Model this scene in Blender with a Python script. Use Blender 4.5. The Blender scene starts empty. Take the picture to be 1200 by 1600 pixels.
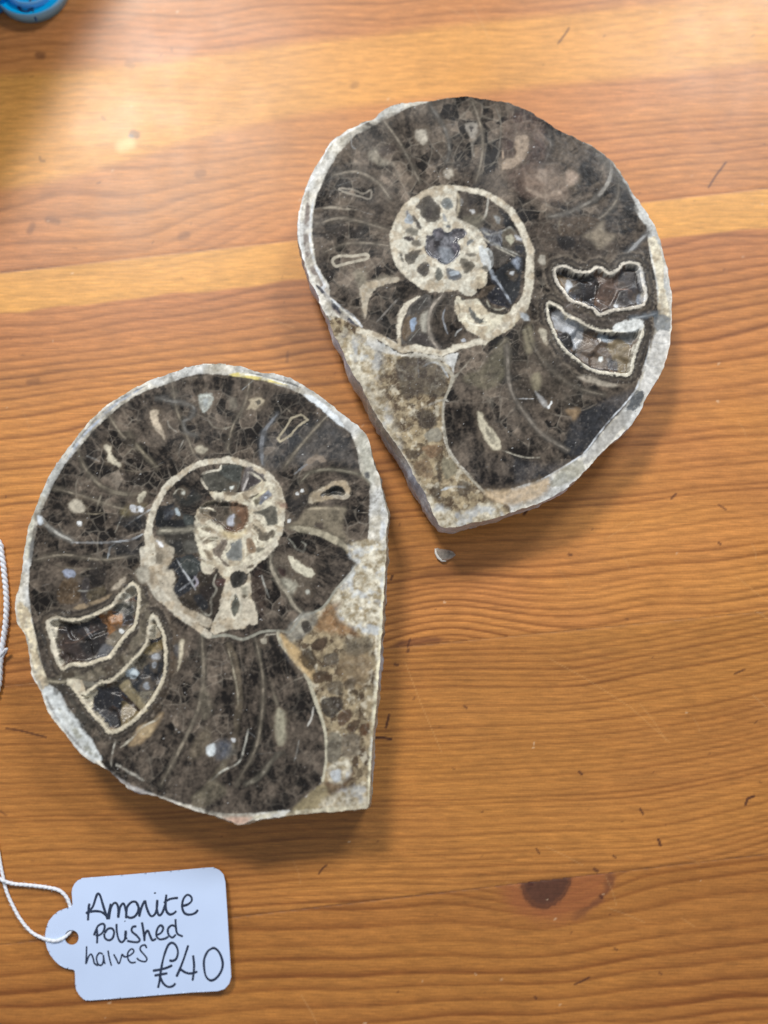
import bpy, math, random
import numpy as np
from mathutils import Vector, Matrix

# ------------------------------------------------------------------ camera, world, lamps, exposure
F_PX, TILT, UNIT = 1500.0, math.radians(11.0), 0.00014      # focal length (px of the photo), tilt, metres per px
DIST = F_PX * UNIT
sc = bpy.context.scene
col_main = sc.collection
FW = np.array([0.0, math.sin(TILT), -math.cos(TILT)])
UP = np.array([0.0, math.cos(TILT), math.sin(TILT)])
RT = np.array([1.0, 0.0, 0.0])
CAM = -FW * DIST
cd = bpy.data.cameras.new('camera'); cam = bpy.data.objects.new('camera', cd); col_main.objects.link(cam)
cam.location = CAM; cam.rotation_euler = (TILT, 0, 0)
cd.sensor_fit = 'VERTICAL'; cd.sensor_height = 36; cd.sensor_width = 27; cd.lens = F_PX / 1600 * 36
cd.clip_start = 0.01; cd.clip_end = 20
cd.dof.use_dof = True
cd.dof.focus_distance = 0.2035
cd.dof.aperture_fstop = 7.0
sc.camera = cam

world = bpy.data.worlds.new('World'); sc.world = world; world.use_nodes = True
bg = world.node_tree.nodes['Background']
bg.inputs[0].default_value = (0.88, 0.94, 1.0, 1); bg.inputs[1].default_value = 0.34

def area(name, loc, target, size, power, color, size_y=None):
    l = bpy.data.lights.new(name, 'AREA'); l.energy = power; l.color = color
    l.shape = 'RECTANGLE'; l.size = size; l.size_y = size_y or size
    o = bpy.data.objects.new(name, l); col_main.objects.link(o)
    o.location = loc
    o.rotation_euler = (Vector(target) - Vector(loc)).to_track_quat('-Z', 'Y').to_euler()
    return o
area('ceiling_light_panel', (-0.42, 0.95, 1.15), (0, 0, 0), 0.32, 16.5, (1.0, 0.95, 0.88), 0.26)
area('window_light', (0.55, 1.0, 0.95), (0, 0, 0), 0.34, 10.5, (0.92, 0.96, 1.0), 0.34)
sc.view_settings.view_transform = 'Standard'; sc.view_settings.look = 'None'
sc.view_settings.exposure = 0.0; sc.view_settings.gamma = 1.0

# ------------------------------------------------------------------ helpers
def px(x, y, z=0.0):
    """photo pixel -> world point on the plane at height z (arrays allowed)"""
    x = np.asarray(x, float); y = np.asarray(y, float); z = np.asarray(z, float)
    d = FW + RT * ((x - 600) / F_PX)[..., None] + UP * ((800 - y) / F_PX)[..., None]
    t = (z - CAM[2]) / d[..., 2]
    return CAM + d * t[..., None]

def lin(c):
    c = np.asarray(c, float) / 255.0
    return np.where(c <= 0.04045, c / 12.92, ((c + 0.055) / 1.055) ** 2.4)

RS = np.random.RandomState(7)
TAB = RS.rand(256, 256)
TAB2 = RS.rand(256, 256); TAB3 = RS.rand(256, 256); TAB4 = RS.rand(256, 256)
def vnoise(x, y, seed=0):
    x = np.asarray(x, float) + seed * 37.3; y = np.asarray(y, float) + seed * 19.7
    xi = np.floor(x).astype(int); yi = np.floor(y).astype(int)
    fx = x - xi; fy = y - yi
    fx = fx * fx * (3 - 2 * fx); fy = fy * fy * (3 - 2 * fy)
    a = TAB[xi & 255, yi & 255]; b = TAB[(xi + 1) & 255, yi & 255]
    c = TAB[xi & 255, (yi + 1) & 255]; d = TAB[(xi + 1) & 255, (yi + 1) & 255]
    return (a + (b - a) * fx) * (1 - fy) + (c + (d - c) * fx) * fy
def fbm(x, y, s, octv=4, seed=0):
    r = 0; a = 0.5; t = 0
    for k in range(octv):
        r = r + a * vnoise(np.asarray(x) / s, np.asarray(y) / s, seed + k * 5.1); t += a
        a *= 0.55; s = s / 2.03
    return r / t
def voronoi(x, y, s, seed=0):
    x = np.asarray(x, float) / s + seed * 11.7; y = np.asarray(y, float) / s + seed * 5.3
    xi = np.floor(x).astype(int); yi = np.floor(y).astype(int)
    f1 = np.full(x.shape, 9.0); f2 = np.full(x.shape, 9.0)
    cid = np.zeros(x.shape); cx = np.zeros(x.shape); cy = np.zeros(x.shape)
    for dx in (-1, 0, 1):
        for dy in (-1, 0, 1):
            a = (xi + dx) & 255; b = (yi + dy) & 255
            sx = xi + dx + TAB2[a, b]; sy = yi + dy + TAB3[a, b]
            d = np.hypot(sx - x, sy - y)
            near = d < f1
            f2 = np.where(near, f1, np.minimum(f2, d))
            cid = np.where(near, TAB4[a, b], cid)
            cx = np.where(near, x - sx, cx); cy = np.where(near, y - sy, cy)
            f1 = np.where(near, d, f1)
    return f1 * s, f2 * s, cid, cx * s, cy * s
def sstep(a, b, x):
    t = np.clip((x - a) / (b - a), 0, 1); return t * t * (3 - 2 * t)
def mix(a, b, t):
    return a + (b - a) * np.asarray(t)[..., None]

CROPS = dict(W=(0, 0, 1), R1=(450, 140, 3.75), R2=(740, 140, 3.75), R3=(450, 430, 3.75), R4=(740, 390, 3.75),
             r1=(600, 280, 7.5), r2=(700, 280, 7.5), r3=(560, 420, 7.5), r4=(700, 420, 7.5),
             L1=(20, 560, 3.75), L2=(310, 560, 3.75), L3=(10, 860, 3.6375), L4=(300, 860, 3.6375),
             l1=(210, 700, 7.5), l2=(310, 700, 7.5), l3=(210, 830, 7.5), l4=(330, 830, 7.5),
             RC=(840, 380, 5.4545), LC=(50, 900, 5.0), LQ=(210, 700, 4.2857), RQ=(594, 273, 4.6875), TG=(0, 1300, 3), T1=(120, 1380, 6), T2=(220, 1460, 8),
             T3=(60, 1340, 7.27), T4=(0, 1320, 10), T5=(0, 820, 6.15))
def P(s):
    out = []; k = CROPS['W']
    for t in s.split():
        if ',' in t:
            a, b = t.split(','); out.append((k[0] + float(a) / k[2], k[1] + float(b) / k[2]))
        else:
            k = CROPS[t]
    return np.array(out)
def smooth(p, n=5, closed=False):
    p = np.asarray(p, float)
    if len(p) < 3: return p
    q = np.vstack([p[-1], p, p[0], p[1]]) if closed else np.vstack([2 * p[0] - p[1], p, 2 * p[-1] - p[-2]])
    out = []
    for i in range(len(q) - 3):
        a, b, c, d = q[i:i + 4]
        for k in range(n):
            t = k / n
            out.append(0.5 * (2 * b + (c - a) * t + (2 * a - 5 * b + 4 * c - d) * t * t + (3 * b - a - 3 * c + d) * t ** 3))
    if not closed: out.append(p[-1])
    return np.array(out)

def make_mesh(name, verts, faces, mat, parent=None, cols=None, smooth_shade=True, props=None):
    """faces: (n,4) or (n,3) int array, or list of tuples"""
    me = bpy.data.meshes.new(name)
    verts = np.asarray(verts, np.float32)
    if isinstance(faces, np.ndarray):
        n, k = faces.shape
        me.vertices.add(len(verts)); me.vertices.foreach_set('co', verts.ravel())
        me.loops.add(n * k); me.loops.foreach_set('vertex_index', faces.astype(np.int32).ravel())
        me.polygons.add(n); me.polygons.foreach_set('loop_start', (np.arange(n) * k).astype(np.int32))
        me.polygons.foreach_set('loop_total', np.full(n, k, np.int32))
        me.update(calc_edges=True)
    else:
        me.from_pydata([tuple(v) for v in verts], [], [tuple(f) for f in faces])
    if smooth_shade: me.polygons.foreach_set('use_smooth', np.ones(len(me.polygons), bool))
    if cols is not None:
        at = me.color_attributes.new('Col', 'FLOAT_COLOR', 'POINT')
        c4 = np.ones((len(verts), 4), np.float32); c4[:, :3] = cols
        at.data.foreach_set('color', c4.ravel())
    me.validate(); me.update()
    me.materials.append(mat)
    o = bpy.data.objects.new(name, me); col_main.objects.link(o)
    if parent: o.parent = parent
    for k_, v in (props or {}).items(): o[k_] = v
    return o
def thing(name, label, cat, loc=(0, 0, 0), group=None):
    o = bpy.data.objects.new(name, None); col_main.objects.link(o); o.location = loc
    o.empty_display_size = 0.01
    o['label'] = label; o['category'] = cat
    if group: o['group'] = group
    return o

def mat_new(name):
    m = bpy.data.materials.new(name); m.use_nodes = True
    nt = m.node_tree; return m, nt, nt.nodes['Principled BSDF']
def N(nt, t, **kw):
    n = nt.nodes.new(t)
    for k, v in kw.items(): setattr(n, k, v)
    return n
def stone_mat(name, r0, r1, coat=0.0, bump=0.1, spec=0.5):
    m, nt, b = mat_new(name); L = nt.links.new
    a = N(nt, 'ShaderNodeVertexColor', layer_name='Col')
    tc = N(nt, 'ShaderNodeTexCoord')
    n1 = N(nt, 'ShaderNodeTexNoise'); n1.inputs['Scale'].default_value = 900; n1.inputs['Detail'].default_value = 5
    L(tc.outputs['Object'], n1.inputs['Vector'])
    mr = N(nt, 'ShaderNodeMapRange'); mr.inputs['To Min'].default_value = 0.78; mr.inputs['To Max'].default_value = 1.22
    mr.inputs['From Min'].default_value = 0.3; mr.inputs['From Max'].default_value = 0.7
    L(n1.outputs['Fac'], mr.inputs['Value'])
    mx = N(nt, 'ShaderNodeVectorMath', operation='SCALE'); L(a.outputs['Color'], mx.inputs[0]); L(mr.outputs[0], mx.inputs['Scale'])
    L(mx.outputs[0], b.inputs['Base Color'])
    n2 = N(nt, 'ShaderNodeTexNoise'); n2.inputs['Scale'].default_value = 120; n2.inputs['Detail'].default_value = 4
    L(tc.outputs['Object'], n2.inputs['Vector'])
    m2 = N(nt, 'ShaderNodeMapRange'); m2.inputs['From Min'].default_value = 0.35; m2.inputs['From Max'].default_value = 0.65
    m2.inputs['To Min'].default_value = r0; m2.inputs['To Max'].default_value = r1
    L(n2.outputs['Fac'], m2.inputs['Value']); L(m2.outputs[0], b.inputs['Roughness'])
    bp = N(nt, 'ShaderNodeBump'); bp.inputs['Strength'].default_value = bump; bp.inputs['Distance'].default_value = 0.0003
    L(n1.outputs['Fac'], bp.inputs['Height']); L(bp.outputs[0], b.inputs['Normal'])
    b.inputs['Specular IOR Level'].default_value = spec
    b.inputs['Coat Weight'].default_value = coat; b.inputs['Coat Roughness'].default_value = 0.25
    return m
M_polished = stone_mat('polished_fossil', 0.16, 0.34, coat=0.0, bump=0.10, spec=0.32)
M_rough = stone_mat('rough_stone', 0.6, 0.85, bump=0.7, spec=0.4)
M_cavity = stone_mat('crystal_druse', 0.22, 0.5, bump=0.35, spec=0.5)

# ------------------------------------------------------------------ the engraved face of a fossil half
def seg_dist(X, Y, p, closed, pad, w=None):
    """distance field to a polyline in a window; returns D, width field"""
    D = np.full(X.shape, 1e9); Wd = np.zeros(X.shape)
    n = len(p); m = n if closed else n - 1
    x0 = X[0, 0]; y0 = Y[0, 0]; st = X[0, 1] - X[0, 0]
    for i in range(m):
        a = p[i]; b = p[(i + 1) % n]
        i0 = max(0, int((min(a[1], b[1]) - pad - y0) / st)); i1 = min(X.shape[0], int((max(a[1], b[1]) + pad - y0) / st) + 2)
        j0 = max(0, int((min(a[0], b[0]) - pad - x0) / st)); j1 = min(X.shape[1], int((max(a[0], b[0]) + pad - x0) / st) + 2)
        if i1 <= i0 or j1 <= j0: continue
        xs = X[i0:i1, j0:j1]; ys = Y[i0:i1, j0:j1]
        dx, dy = b - a; ll = dx * dx + dy * dy + 1e-9
        t = np.clip(((xs - a[0]) * dx + (ys - a[1]) * dy) / ll, 0, 1)
        d = np.hypot(xs - a[0] - t * dx, ys - a[1] - t * dy)
        sub = D[i0:i1, j0:j1]; near = d < sub; sub[near] = d[near]
        if w is not None:
            ww = w[i] + (w[(i + 1) % n] - w[i]) * t
            s2 = Wd[i0:i1, j0:j1]; s2[near] = ww[near]
    return D, Wd
def inside(X, Y, p):
    r = np.zeros(X.shape, bool); n = len(p)
    for i in range(n):
        x1, y1 = p[i]; x2, y2 = p[(i + 1) % n]
        if y1 == y2: continue
        i0 = np.searchsorted(Y[:, 0], min(y1, y2)); i1 = np.searchsorted(Y[:, 0], max(y1, y2))
        if i1 <= i0: continue
        ys = Y[i0:i1, :1]
        xc = x1 + (ys - y1) * (x2 - x1) / (y2 - y1)
        r[i0:i1] ^= X[i0:i1] < xc
    return r

DARK = (70, 65, 62); MID = (112, 104, 97); CREAM = (205, 197, 180); WHITE = (214, 217, 218)
BLUEW = (185, 200, 220); BROWN = (104, 86, 70); TAN = (165, 142, 112); WARM = (222, 208, 178); NIGHT = (34, 37, 44)

class Face:
    def __init__(s, outline, step, seed, cen):
        s.cen = cen
        s.out = outline; s.step = step; s.seed = seed
        x0, y0 = outline.min(0) - 6; x1, y1 = outline.max(0) + 6
        s.xs = np.arange(x0, x1, step); s.ys = np.arange(y0, y1, step)
        s.X, s.Y = np.meshgrid(s.xs, s.ys)
        s.C = np.zeros(s.X.shape + (3,)); s.H = np.zeros(s.X.shape); s.Lb = np.zeros(s.X.shape, int)
        s.names = {0: 'chamber'}; s.cav = set()
        s.wx = (fbm(s.X, s.Y, 9, 3, seed) - .5); s.wy = (fbm(s.X, s.Y, 9, 3, seed + 9) - .5)
        s.br = fbm(s.X, s.Y, 13, 3, seed + 16)
        s.lx = fbm(s.X, s.Y, 34, 2, seed + 14) - .5; s.ly = fbm(s.X, s.Y, 34, 2, seed + 15) - .5
        s.n8 = fbm(s.X, s.Y, 8, 4, seed + 3); s.n30 = fbm(s.X, s.Y, 34, 4, seed + 4); s.n3 = fbm(s.X, s.Y, 3.2, 2, seed + 6)
    def newid(s, name):
        i = len(s.names); s.names[i] = name; return i
    def win(s, p, pad):
        j0 = max(0, np.searchsorted(s.xs, p[:, 0].min() - pad)); j1 = np.searchsorted(s.xs, p[:, 0].max() + pad)
        i0 = max(0, np.searchsorted(s.ys, p[:, 1].min() - pad)); i1 = np.searchsorted(s.ys, p[:, 1].max() + pad)
        return slice(i0, i1), slice(j0, j1)
    # textures return (h,w,3) linear colour
    def tex(s, kind, w, c=None):
        if c is not None and c[2] > c[0] + 6 and kind in ('plain', 'blue'):
            g_ = sum(c) / 3.0; c = tuple(v_ + (g_ - v_) * .62 for v_ in c)
        X = s.X[w]; Y = s.Y[w]; n8 = s.n8[w]; n30 = s.n30[w]; n3 = s.n3[w]
        if kind == 'plain' and sum(c) < 330:
            f1, f2, cid, _, _ = voronoi(X + s.wx[w] * 8, Y + s.wy[w] * 8, 7.5, s.seed + 17)
            r = lin(c) * (0.50 + .55 * n8 + .45 * cid + .5 * (n3 - .5))[..., None] * (.75 + .45 * n30)[..., None]
            return mix(r, lin((150, 146, 140)), np.clip((n3 - .72) * 3, 0, .5))
        if kind == 'plain':
            return lin(c) * (0.80 + 0.40 * n8 + 0.25 * (n3 - .5))[..., None] * (0.82 + .36 * n30)[..., None]
        if kind in ('dark', 'smoke'):     # polished calcite: clear dark cells, pale veins, fibres running out from the spiral centre
            sm = kind == 'smoke'
            ax = X - s.cen[0]; ay = Y - s.cen[1]; rr = np.hypot(ax, ay); th = np.arctan2(ay, ax)
            lx = s.lx[w]; ly = s.ly[w]; xx = X + lx * 14; yy = Y + ly * 14
            f1, f2, cid, _, _ = voronoi(xx, yy, 23, s.seed)
            g1, g2, gid, _, _ = voronoi(X + lx * 8, Y + ly * 8, 12, s.seed + 3)
            fib = vnoise(th * 46 + s.wx[w] * 3, rr / 26, s.seed + 8) * .6 + vnoise(th * 90, rr / 15, s.seed + 9) * .4
            reg = np.clip((fbm(X, Y, 46, 3, s.seed + 21) - .35) * 4.5, 0, 1) * (.28 if sm else 1)
            k = (.20 if sm else .30) + (n30 - .5) * .75 + (n8 - .5) * .34 + (n3 - .5) * .34 + (fib - .5) * (.50 if sm else .25)
            k = k * 1.25 - .05 + reg * ((cid - .5) * .80 + (gid - .5) * .60 - (1 - sstep(1, 7, g1)) * .12)
            base = mix(lin((26, 22, 20)) * np.ones(X.shape + (1,)), lin((130, 117, 104)), np.clip(k, 0, 1))
            wv = .55 + .9 * fbm(X, Y, 12, 2, s.seed + 35)
            v = (1 - sstep(0.4, 2.6, f2 - f1)) * reg * wv; v2 = (1 - sstep(0.3, 2.0, g2 - g1)) * reg * np.clip((fbm(X, Y, 26, 2, s.seed + 31) - .40) * 5, 0, 1) * wv
            base = mix(base, lin((158, 149, 136)), np.clip(v * .30, 0, 1))
            base = mix(base, lin((150, 140, 126)), np.clip(v2 * .20, 0, 1))
            return base
        if kind == 'cream':
            k = np.clip((n8 - .45) * 2.2 + (n3 - .5) * .6 + .45, 0, 1)
            r = mix(lin((186, 177, 160)) * np.ones(X.shape + (1,)), lin(c or (214, 207, 190)) * 1.15, k)
            r = mix(r, lin((158, 138, 110)), np.clip((fbm(X, Y, 13, 3, s.seed + 41) - .5) * 4, 0, .5))
            pits = sstep(.64, .74, fbm(X, Y, 6, 3, s.seed + 40))
            return mix(r, lin((140, 128, 112)), pits * .35)
        if kind == 'rim':      # shell band: layered white, grey, blue
            k = fbm(X * .6, Y * .6, 7, 4, s.seed + 50)
            r = mix(lin((176, 170, 156)) * np.ones(X.shape + (1,)), lin((236, 232, 222)), np.clip((k - .3) * 2.2, 0, 1))
            r = mix(r, lin((190, 198, 208)), np.clip((fbm(X, Y, 40, 3, s.seed + 51) - .48) * 2.4, 0, .4))
            return mix(r, lin((120, 114, 104)), sstep(.62, .74, fbm(X, Y, 5, 3, s.seed + 52)) * .4)
        if kind == 'matrix':   # rough brown-cream stone with brown crystals
            xx = X + s.wx[w] * 12; yy = Y + s.wy[w] * 12
            f1, f2, cid, _, _ = voronoi(xx, yy, 13, s.seed + 5)
            g1, g2, gid, _, _ = voronoi(xx, yy, 6.5, s.seed + 8)
            k = np.clip((n8 - .5) * 2 + (cid - .4) * .9 + (gid - .5) * .5 + .35, 0, 1)
            r = mix(lin((84, 70, 55)) * np.ones(X.shape + (1,)), lin((164, 148, 120)), k)
            e = 1 - sstep(.2, 1.8, f2 - f1)
            r = mix(r, lin((190, 178, 152)), e * .32)
            return mix(r, lin((214, 206, 186)), sstep(.58, .76, fbm(X, Y, 11, 4, s.seed + 60)) * .6)
        if kind == 'crust':
            k = np.clip((fbm(X, Y, 7, 5, s.seed + 70) - .3) * 2.3, 0, 1)
            r = mix(lin((150, 136, 110)) * np.ones(X.shape + (1,)), lin((232, 226, 208)), k)
            return mix(r, lin((196, 208, 222)), np.clip((fbm(X, Y, 18, 3, s.seed + 71) - .55) * 4, 0, .5))
        if kind == 'druse':    # crystals in a cavity
            f1, f2, cid, cx, cy = voronoi(X + s.wx[w] * 5, Y + s.wy[w] * 5, 13, s.seed + 12)
            cols = np.array([lin(q) for q in [(40, 37, 37), (58, 50, 46), (96, 74, 58), (34, 36, 44), (120, 98, 76), (70, 60, 54), (52, 54, 62), (88, 84, 84)]])
            r = cols[(cid * 7.99).astype(int)] * (0.8 + .4 * n3 + .3 * (n8 - .5))[..., None]
            return mix(r, lin((170, 176, 190)), (1 - sstep(.0, 1.0, f2 - f1)) * .35)
        if kind == 'blue':
            return mix(lin((62, 62, 68)) * np.ones(X.shape + (1,)), lin(c or (170, 180, 196)), np.clip((n8 - .4) * 3 + (n3 - .5), 0, 1))
    def poly(s, p, kind='plain', c=None, a=1.0, soft=1.4, rough=3.2, label=None, h=0.0, crisp=True, cav=False, curve=True, halo=True):
        p = P(p) if isinstance(p, str) else p
        if curve: p = smooth(p, 4, True)
        w = s.win(p, 10 + soft)
        X = s.X[w]; Y = s.Y[w]
        if X.size == 0: return
        D, _ = seg_dist(X, Y, p, True, 8 + soft * 2)
        D = np.where(D > 1e8, 50, D); sd = np.where(inside(X, Y, p), -D, D) + (s.n3[w] - .5) * rough + (s.n8[w] - .5) * rough * 1.5
        if halo and kind == 'plain' and c is not None and sum(c) > 430 and label is None and a > .7:
            hm = (1 - sstep(0, 9, sd + (s.n8[w] - .5) * 12)) * .45
            s.C[w] = mix(s.C[w], lin((112, 100, 86)), hm)
        m = (1 - sstep(-soft, soft, sd)) * a
        if kind == 'plain': m = m * np.clip(.48 + 1.0 * s.n8[w] + .35 * (s.n3[w] - .3), 0, 1)
        s.C[w] = mix(s.C[w], s.tex(kind, w, c), m)
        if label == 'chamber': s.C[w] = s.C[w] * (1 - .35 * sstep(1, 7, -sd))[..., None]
        if label is not None:
            i = s.newid(label) if isinstance(label, str) else label
            s.Lb[w][(1 - sstep(-soft, soft, sd)) > .5] = i
            if cav: s.cav.add(i)
        if h:
            f1, f2, cid, cx, cy = voronoi(X + s.wx[w] * 5, Y + s.wy[w] * 5, 13, s.seed + 12)
            f1, f2, cid, cx, cy = voronoi(X, Y, 27, s.seed + 12)
            dep = sstep(1.8, 5.5, -sd)
            sl = (cid * 97) % 1.0; an = cid * 40
            fac = (np.cos(an) * cx + np.sin(an) * cy) * (0.10 + .25 * sl) * UNIT * .8
            s.H[w] = np.where(sd < 0, -h * dep * (.92 + .12 * sl) + fac * dep * cav, s.H[w])
        return i if label is not None else None
    def line(s, p, wd=2.0, c=CREAM, a=1.0, soft=1.1, rough=1.8, label=None, kind='plain', closed=False, curve=True):
        p = P(p) if isinstance(p, str) else np.asarray(p, float)
        wl = np.interp(np.linspace(0, 1, len(p)), np.linspace(0, 1, len(wd)), wd) if hasattr(wd, '__len__') else np.full(len(p), float(wd))
        wl = wl + .5
        if kind == 'cream' and isinstance(label, int): wl = wl * .86; soft = 1.7; rough = 2.6
        thin = label is None and wl.max() < 5.6
        if thin: wl = wl * .72
        if curve and len(p) > 2:
            n0 = len(p); p = smooth(p, 4, closed)
            wl = np.interp(np.linspace(0, 1, len(p)), np.linspace(0, 1, n0), wl)
        if label in (None, 'septum') and not closed: wl = wl * np.clip(np.minimum(np.linspace(.25, 6, len(p)), np.linspace(6, .25, len(p))), 0, 1)
        w = s.win(p, wl.max() + 6 + 9 * (label == 'septum'))
        X = s.X[w]; Y = s.Y[w]
        if X.size == 0: return
        D, Wd = seg_dist(X, Y, p, closed, wl.max() + 5 + 9 * (label == 'septum'), wl)
        sd = D - Wd * (.28 + .44 * s.n8[w]) + (s.n3[w] - .5) * rough + (s.n8[w] - .5) * rough
        if label == 'septum':
            dh = D + (s.n8[w] - .5) * 8
            s.C[w] = s.C[w] * (1 - .38 * (1 - sstep(2, 11, dh)))[..., None]
            s.C[w] = mix(s.C[w], lin(c) * .62, (1 - sstep(0, 7.5, D + (s.n8[w] - .5) * 7)) * .62 * min(1, a * 1.2))
        m = np.clip((1 - sstep(-soft, soft, sd)) * min(1.25, a * 1.35) * (.72 + .5 * s.n8[w]), 0, 1)
        if label in (None, 'septum') and not closed: m = m * np.clip((s.br[w] - .30) * 3.6, .25, 1)
        s.C[w] = mix(s.C[w], s.tex(kind, w, c), m)
        if label is not None:
            i = s.newid(label) if isinstance(label, str) else label
            s.Lb[w][(D - Wd / 2) < s.step * .35] = i
    def ring(s, p, wd=4.5, c=CREAM):   # banded lining round an open chamber
        p = P(p)
        s.line(p, wd + 31, (112, 102, 90), .5, 2.5, 5, closed=True)
        s.line(p, wd + 24, (60, 54, 49), .85, 2.5, 5, closed=True)
        s.line(p, wd + 14, (92, 84, 74), .6, 2.5, 4, closed=True)
        s.line(p, wd + 7, (52, 47, 43), .85, 1.8, 3, closed=True)
    def shade_specks(s, n, rs):
        ins = inside(s.X, s.Y, s.out)
        for _ in range(n):
            i = rs.randint(3, s.X.shape[0] - 3); j = rs.randint(3, s.X.shape[1] - 3)
            if not ins[i, j]: continue
            v = lin((205, 205, 205)) if rs.rand() < .6 else lin((22, 20, 20))
            a = rs.rand() * .7
            s.C[i, j] = s.C[i, j] * (1 - a) + v * a
            if rs.rand() < .3: s.C[i, j + 1] = s.C[i, j + 1] * (1 - a * .7) + v * a * .7
    def finish(s):
        g = fbm(s.X, s.Y, 4.2, 3, s.seed + 80) - .5; g2 = fbm(s.X, s.Y, 16, 3, s.seed + 81) - .5
        s.C *= np.clip(1 + .46 * g + .30 * g2, .4, 1.7)[..., None]
        cv = np.isin(s.Lb, list(s.cav)); h = s.H.copy()
        for _ in range(3): h = (h + np.roll(h, 1, 0) + np.roll(h, -1, 0) + np.roll(h, 1, 1) + np.roll(h, -1, 1)) / 5
        s.H = np.where(cv, h, 0) + np.where(cv, 0, s.H)
    def build(s, root, T, relief=0.00006):
        s.finish()
        ny, nx = s.X.shape
        D, _ = seg_dist(s.X, s.Y, s.out, True, 6)
        D = np.where(D > 1e8, 50, D)
        sd = np.where(inside(s.X, s.Y, s.out), -D, D)
        X = s.X.copy(); Y = s.Y.copy()
        # snap the nodes next to the outline onto it
        near = np.argwhere((sd > -0.45 * s.step) & (sd < 0.95 * s.step))
        a = s.out; b = np.roll(s.out, -1, 0); dv = b - a; ll = (dv ** 2).sum(1) + 1e-9
        for i, j in near:
            q = np.array([X[i, j], Y[i, j]])
            t = np.clip(((q - a) * dv).sum(1) / ll, 0, 1); pr = a + dv * t[:, None]
            k = ((pr - q) ** 2).sum(1).argmin(); X[i, j], Y[i, j] = pr[k]
        ok = sd < 0.95 * s.step
        cell = ok[:-1, :-1] & ok[1:, :-1] & ok[:-1, 1:] & ok[1:, 1:]
        lab = s.Lb[:-1, :-1].copy()
        # connected chambers of the base
        seen = np.full(lab.shape, -1); comps = []
        base = (lab == 0) & cell
        for si, sj in np.argwhere(base):
            if seen[si, sj] >= 0: continue
            k = len(comps); st = [(si, sj)]; seen[si, sj] = k; cells = []
            while st:
                i, j = st.pop(); cells.append((i, j))
                for u, v in ((i + 1, j), (i - 1, j), (i, j + 1), (i, j - 1)):
                    if 0 <= u < lab.shape[0] and 0 <= v < lab.shape[1] and base[u, v] and seen[u, v] < 0:
                        seen[u, v] = k; st.append((u, v))
            comps.append(cells)
        small = []
        for cells in comps:
            if len(cells) > 60:
                i = s.newid('chamber')
                ar = np.array(cells); lab[ar[:, 0], ar[:, 1]] = i
            else: small += cells
        for _ in range(3):
            for i, j in small:
                if lab[i, j] == 0:
                    for u, v in ((i, j - 1), (i - 1, j), (i, j + 1), (i + 1, j)):
                        if 0 <= u < lab.shape[0] and 0 <= v < lab.shape[1] and cell[u, v] and lab[u, v] > 0:
                            lab[i, j] = lab[u, v]; break
        lab = np.where(cell, lab, -1)
        Z = T + s.H - relief * (0.5 - s.n8) * 0.6
        W3 = px(X, Y, np.full(X.shape, T)); W3[..., 2] = Z
        W3 = W3 - np.array(root.location)
        flatV = W3.reshape(-1, 3); flatC = s.C.reshape(-1, 3)
        idx = np.arange(ny * nx).reshape(ny, nx)
        quads = np.stack([idx[1:, :-1], idx[1:, 1:], idx[:-1, 1:], idx[:-1, :-1]], -1)
        pad = np.full((lab.shape[0] + 2, lab.shape[1] + 2), -1); pad[1:-1, 1:-1] = lab
        edges = []   # (cell mask neighbour, v0, v1) ordered so that walls face outward
        edges.append((pad[0:-2, 1:-1], idx[:-1, :-1], idx[:-1, 1:]))
        edges.append((pad[2:, 1:-1], idx[1:, 1:], idx[1:, :-1]))
        edges.append((pad[1:-1, 0:-2], idx[1:, :-1], idx[:-1, :-1]))
        edges.append((pad[1:-1, 2:], idx[:-1, 1:], idx[1:, 1:]))
        cnt = 0
        for L in np.unique(lab[lab >= 0]):
            m = lab == L
            if m.sum() < 4: continue
            q = quads[m]
            used, inv = np.unique(q, return_inverse=True)
            V = flatV[used]; C = flatC[used]; Fq = inv.reshape(q.shape)
            floor_z = T - root.location[2] - (0.0062 if L in s.cav else 0.0025)
            wv = []; wc = []; wf = []
            for nb, a0, a1 in edges:
                e = m & (nb != L) & (nb >= 0)
                if not e.any(): continue
                p0 = a0[e]; p1 = a1[e]; n = len(p0); b0 = len(V) + sum(len(z) for z in wv)
                lo0 = flatV[p0].copy(); lo1 = flatV[p1].copy(); lo0[:, 2] = floor_z; lo1[:, 2] = floor_z
                wv.append(np.concatenate([flatV[p0], flatV[p1], lo1, lo0])); wc.append(np.concatenate([flatC[p0], flatC[p1], flatC[p1], flatC[p0]]))
                k = np.arange(n) + b0
                wf.append(np.stack([k, k + n, k + 2 * n, k + 3 * n], -1))
            if wv:
                V = np.vstack([V] + wv); C = np.vstack([C] + wc); Fq = np.vstack([Fq] + wf)
            nm = s.names.get(int(L), 'chamber')
            mt = M_cavity if L in s.cav else M_polished
            if nm in ('rock_matrix',): mt = M_polished
            make_mesh(nm, V, Fq, mt, root, C, smooth_shade=(L not in s.cav))
            cnt += 1
        return cnt

def resample(p, step):
    q = np.vstack([p, p[:1]]); d = np.hypot(*(q[1:] - q[:-1]).T); s = np.concatenate([[0], np.cumsum(d)])
    n = int(s[-1] / step); t = np.linspace(0, s[-1], n, endpoint=False)
    return np.stack([np.interp(t, s, q[:, 0]), np.interp(t, s, q[:, 1])], -1)

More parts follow.
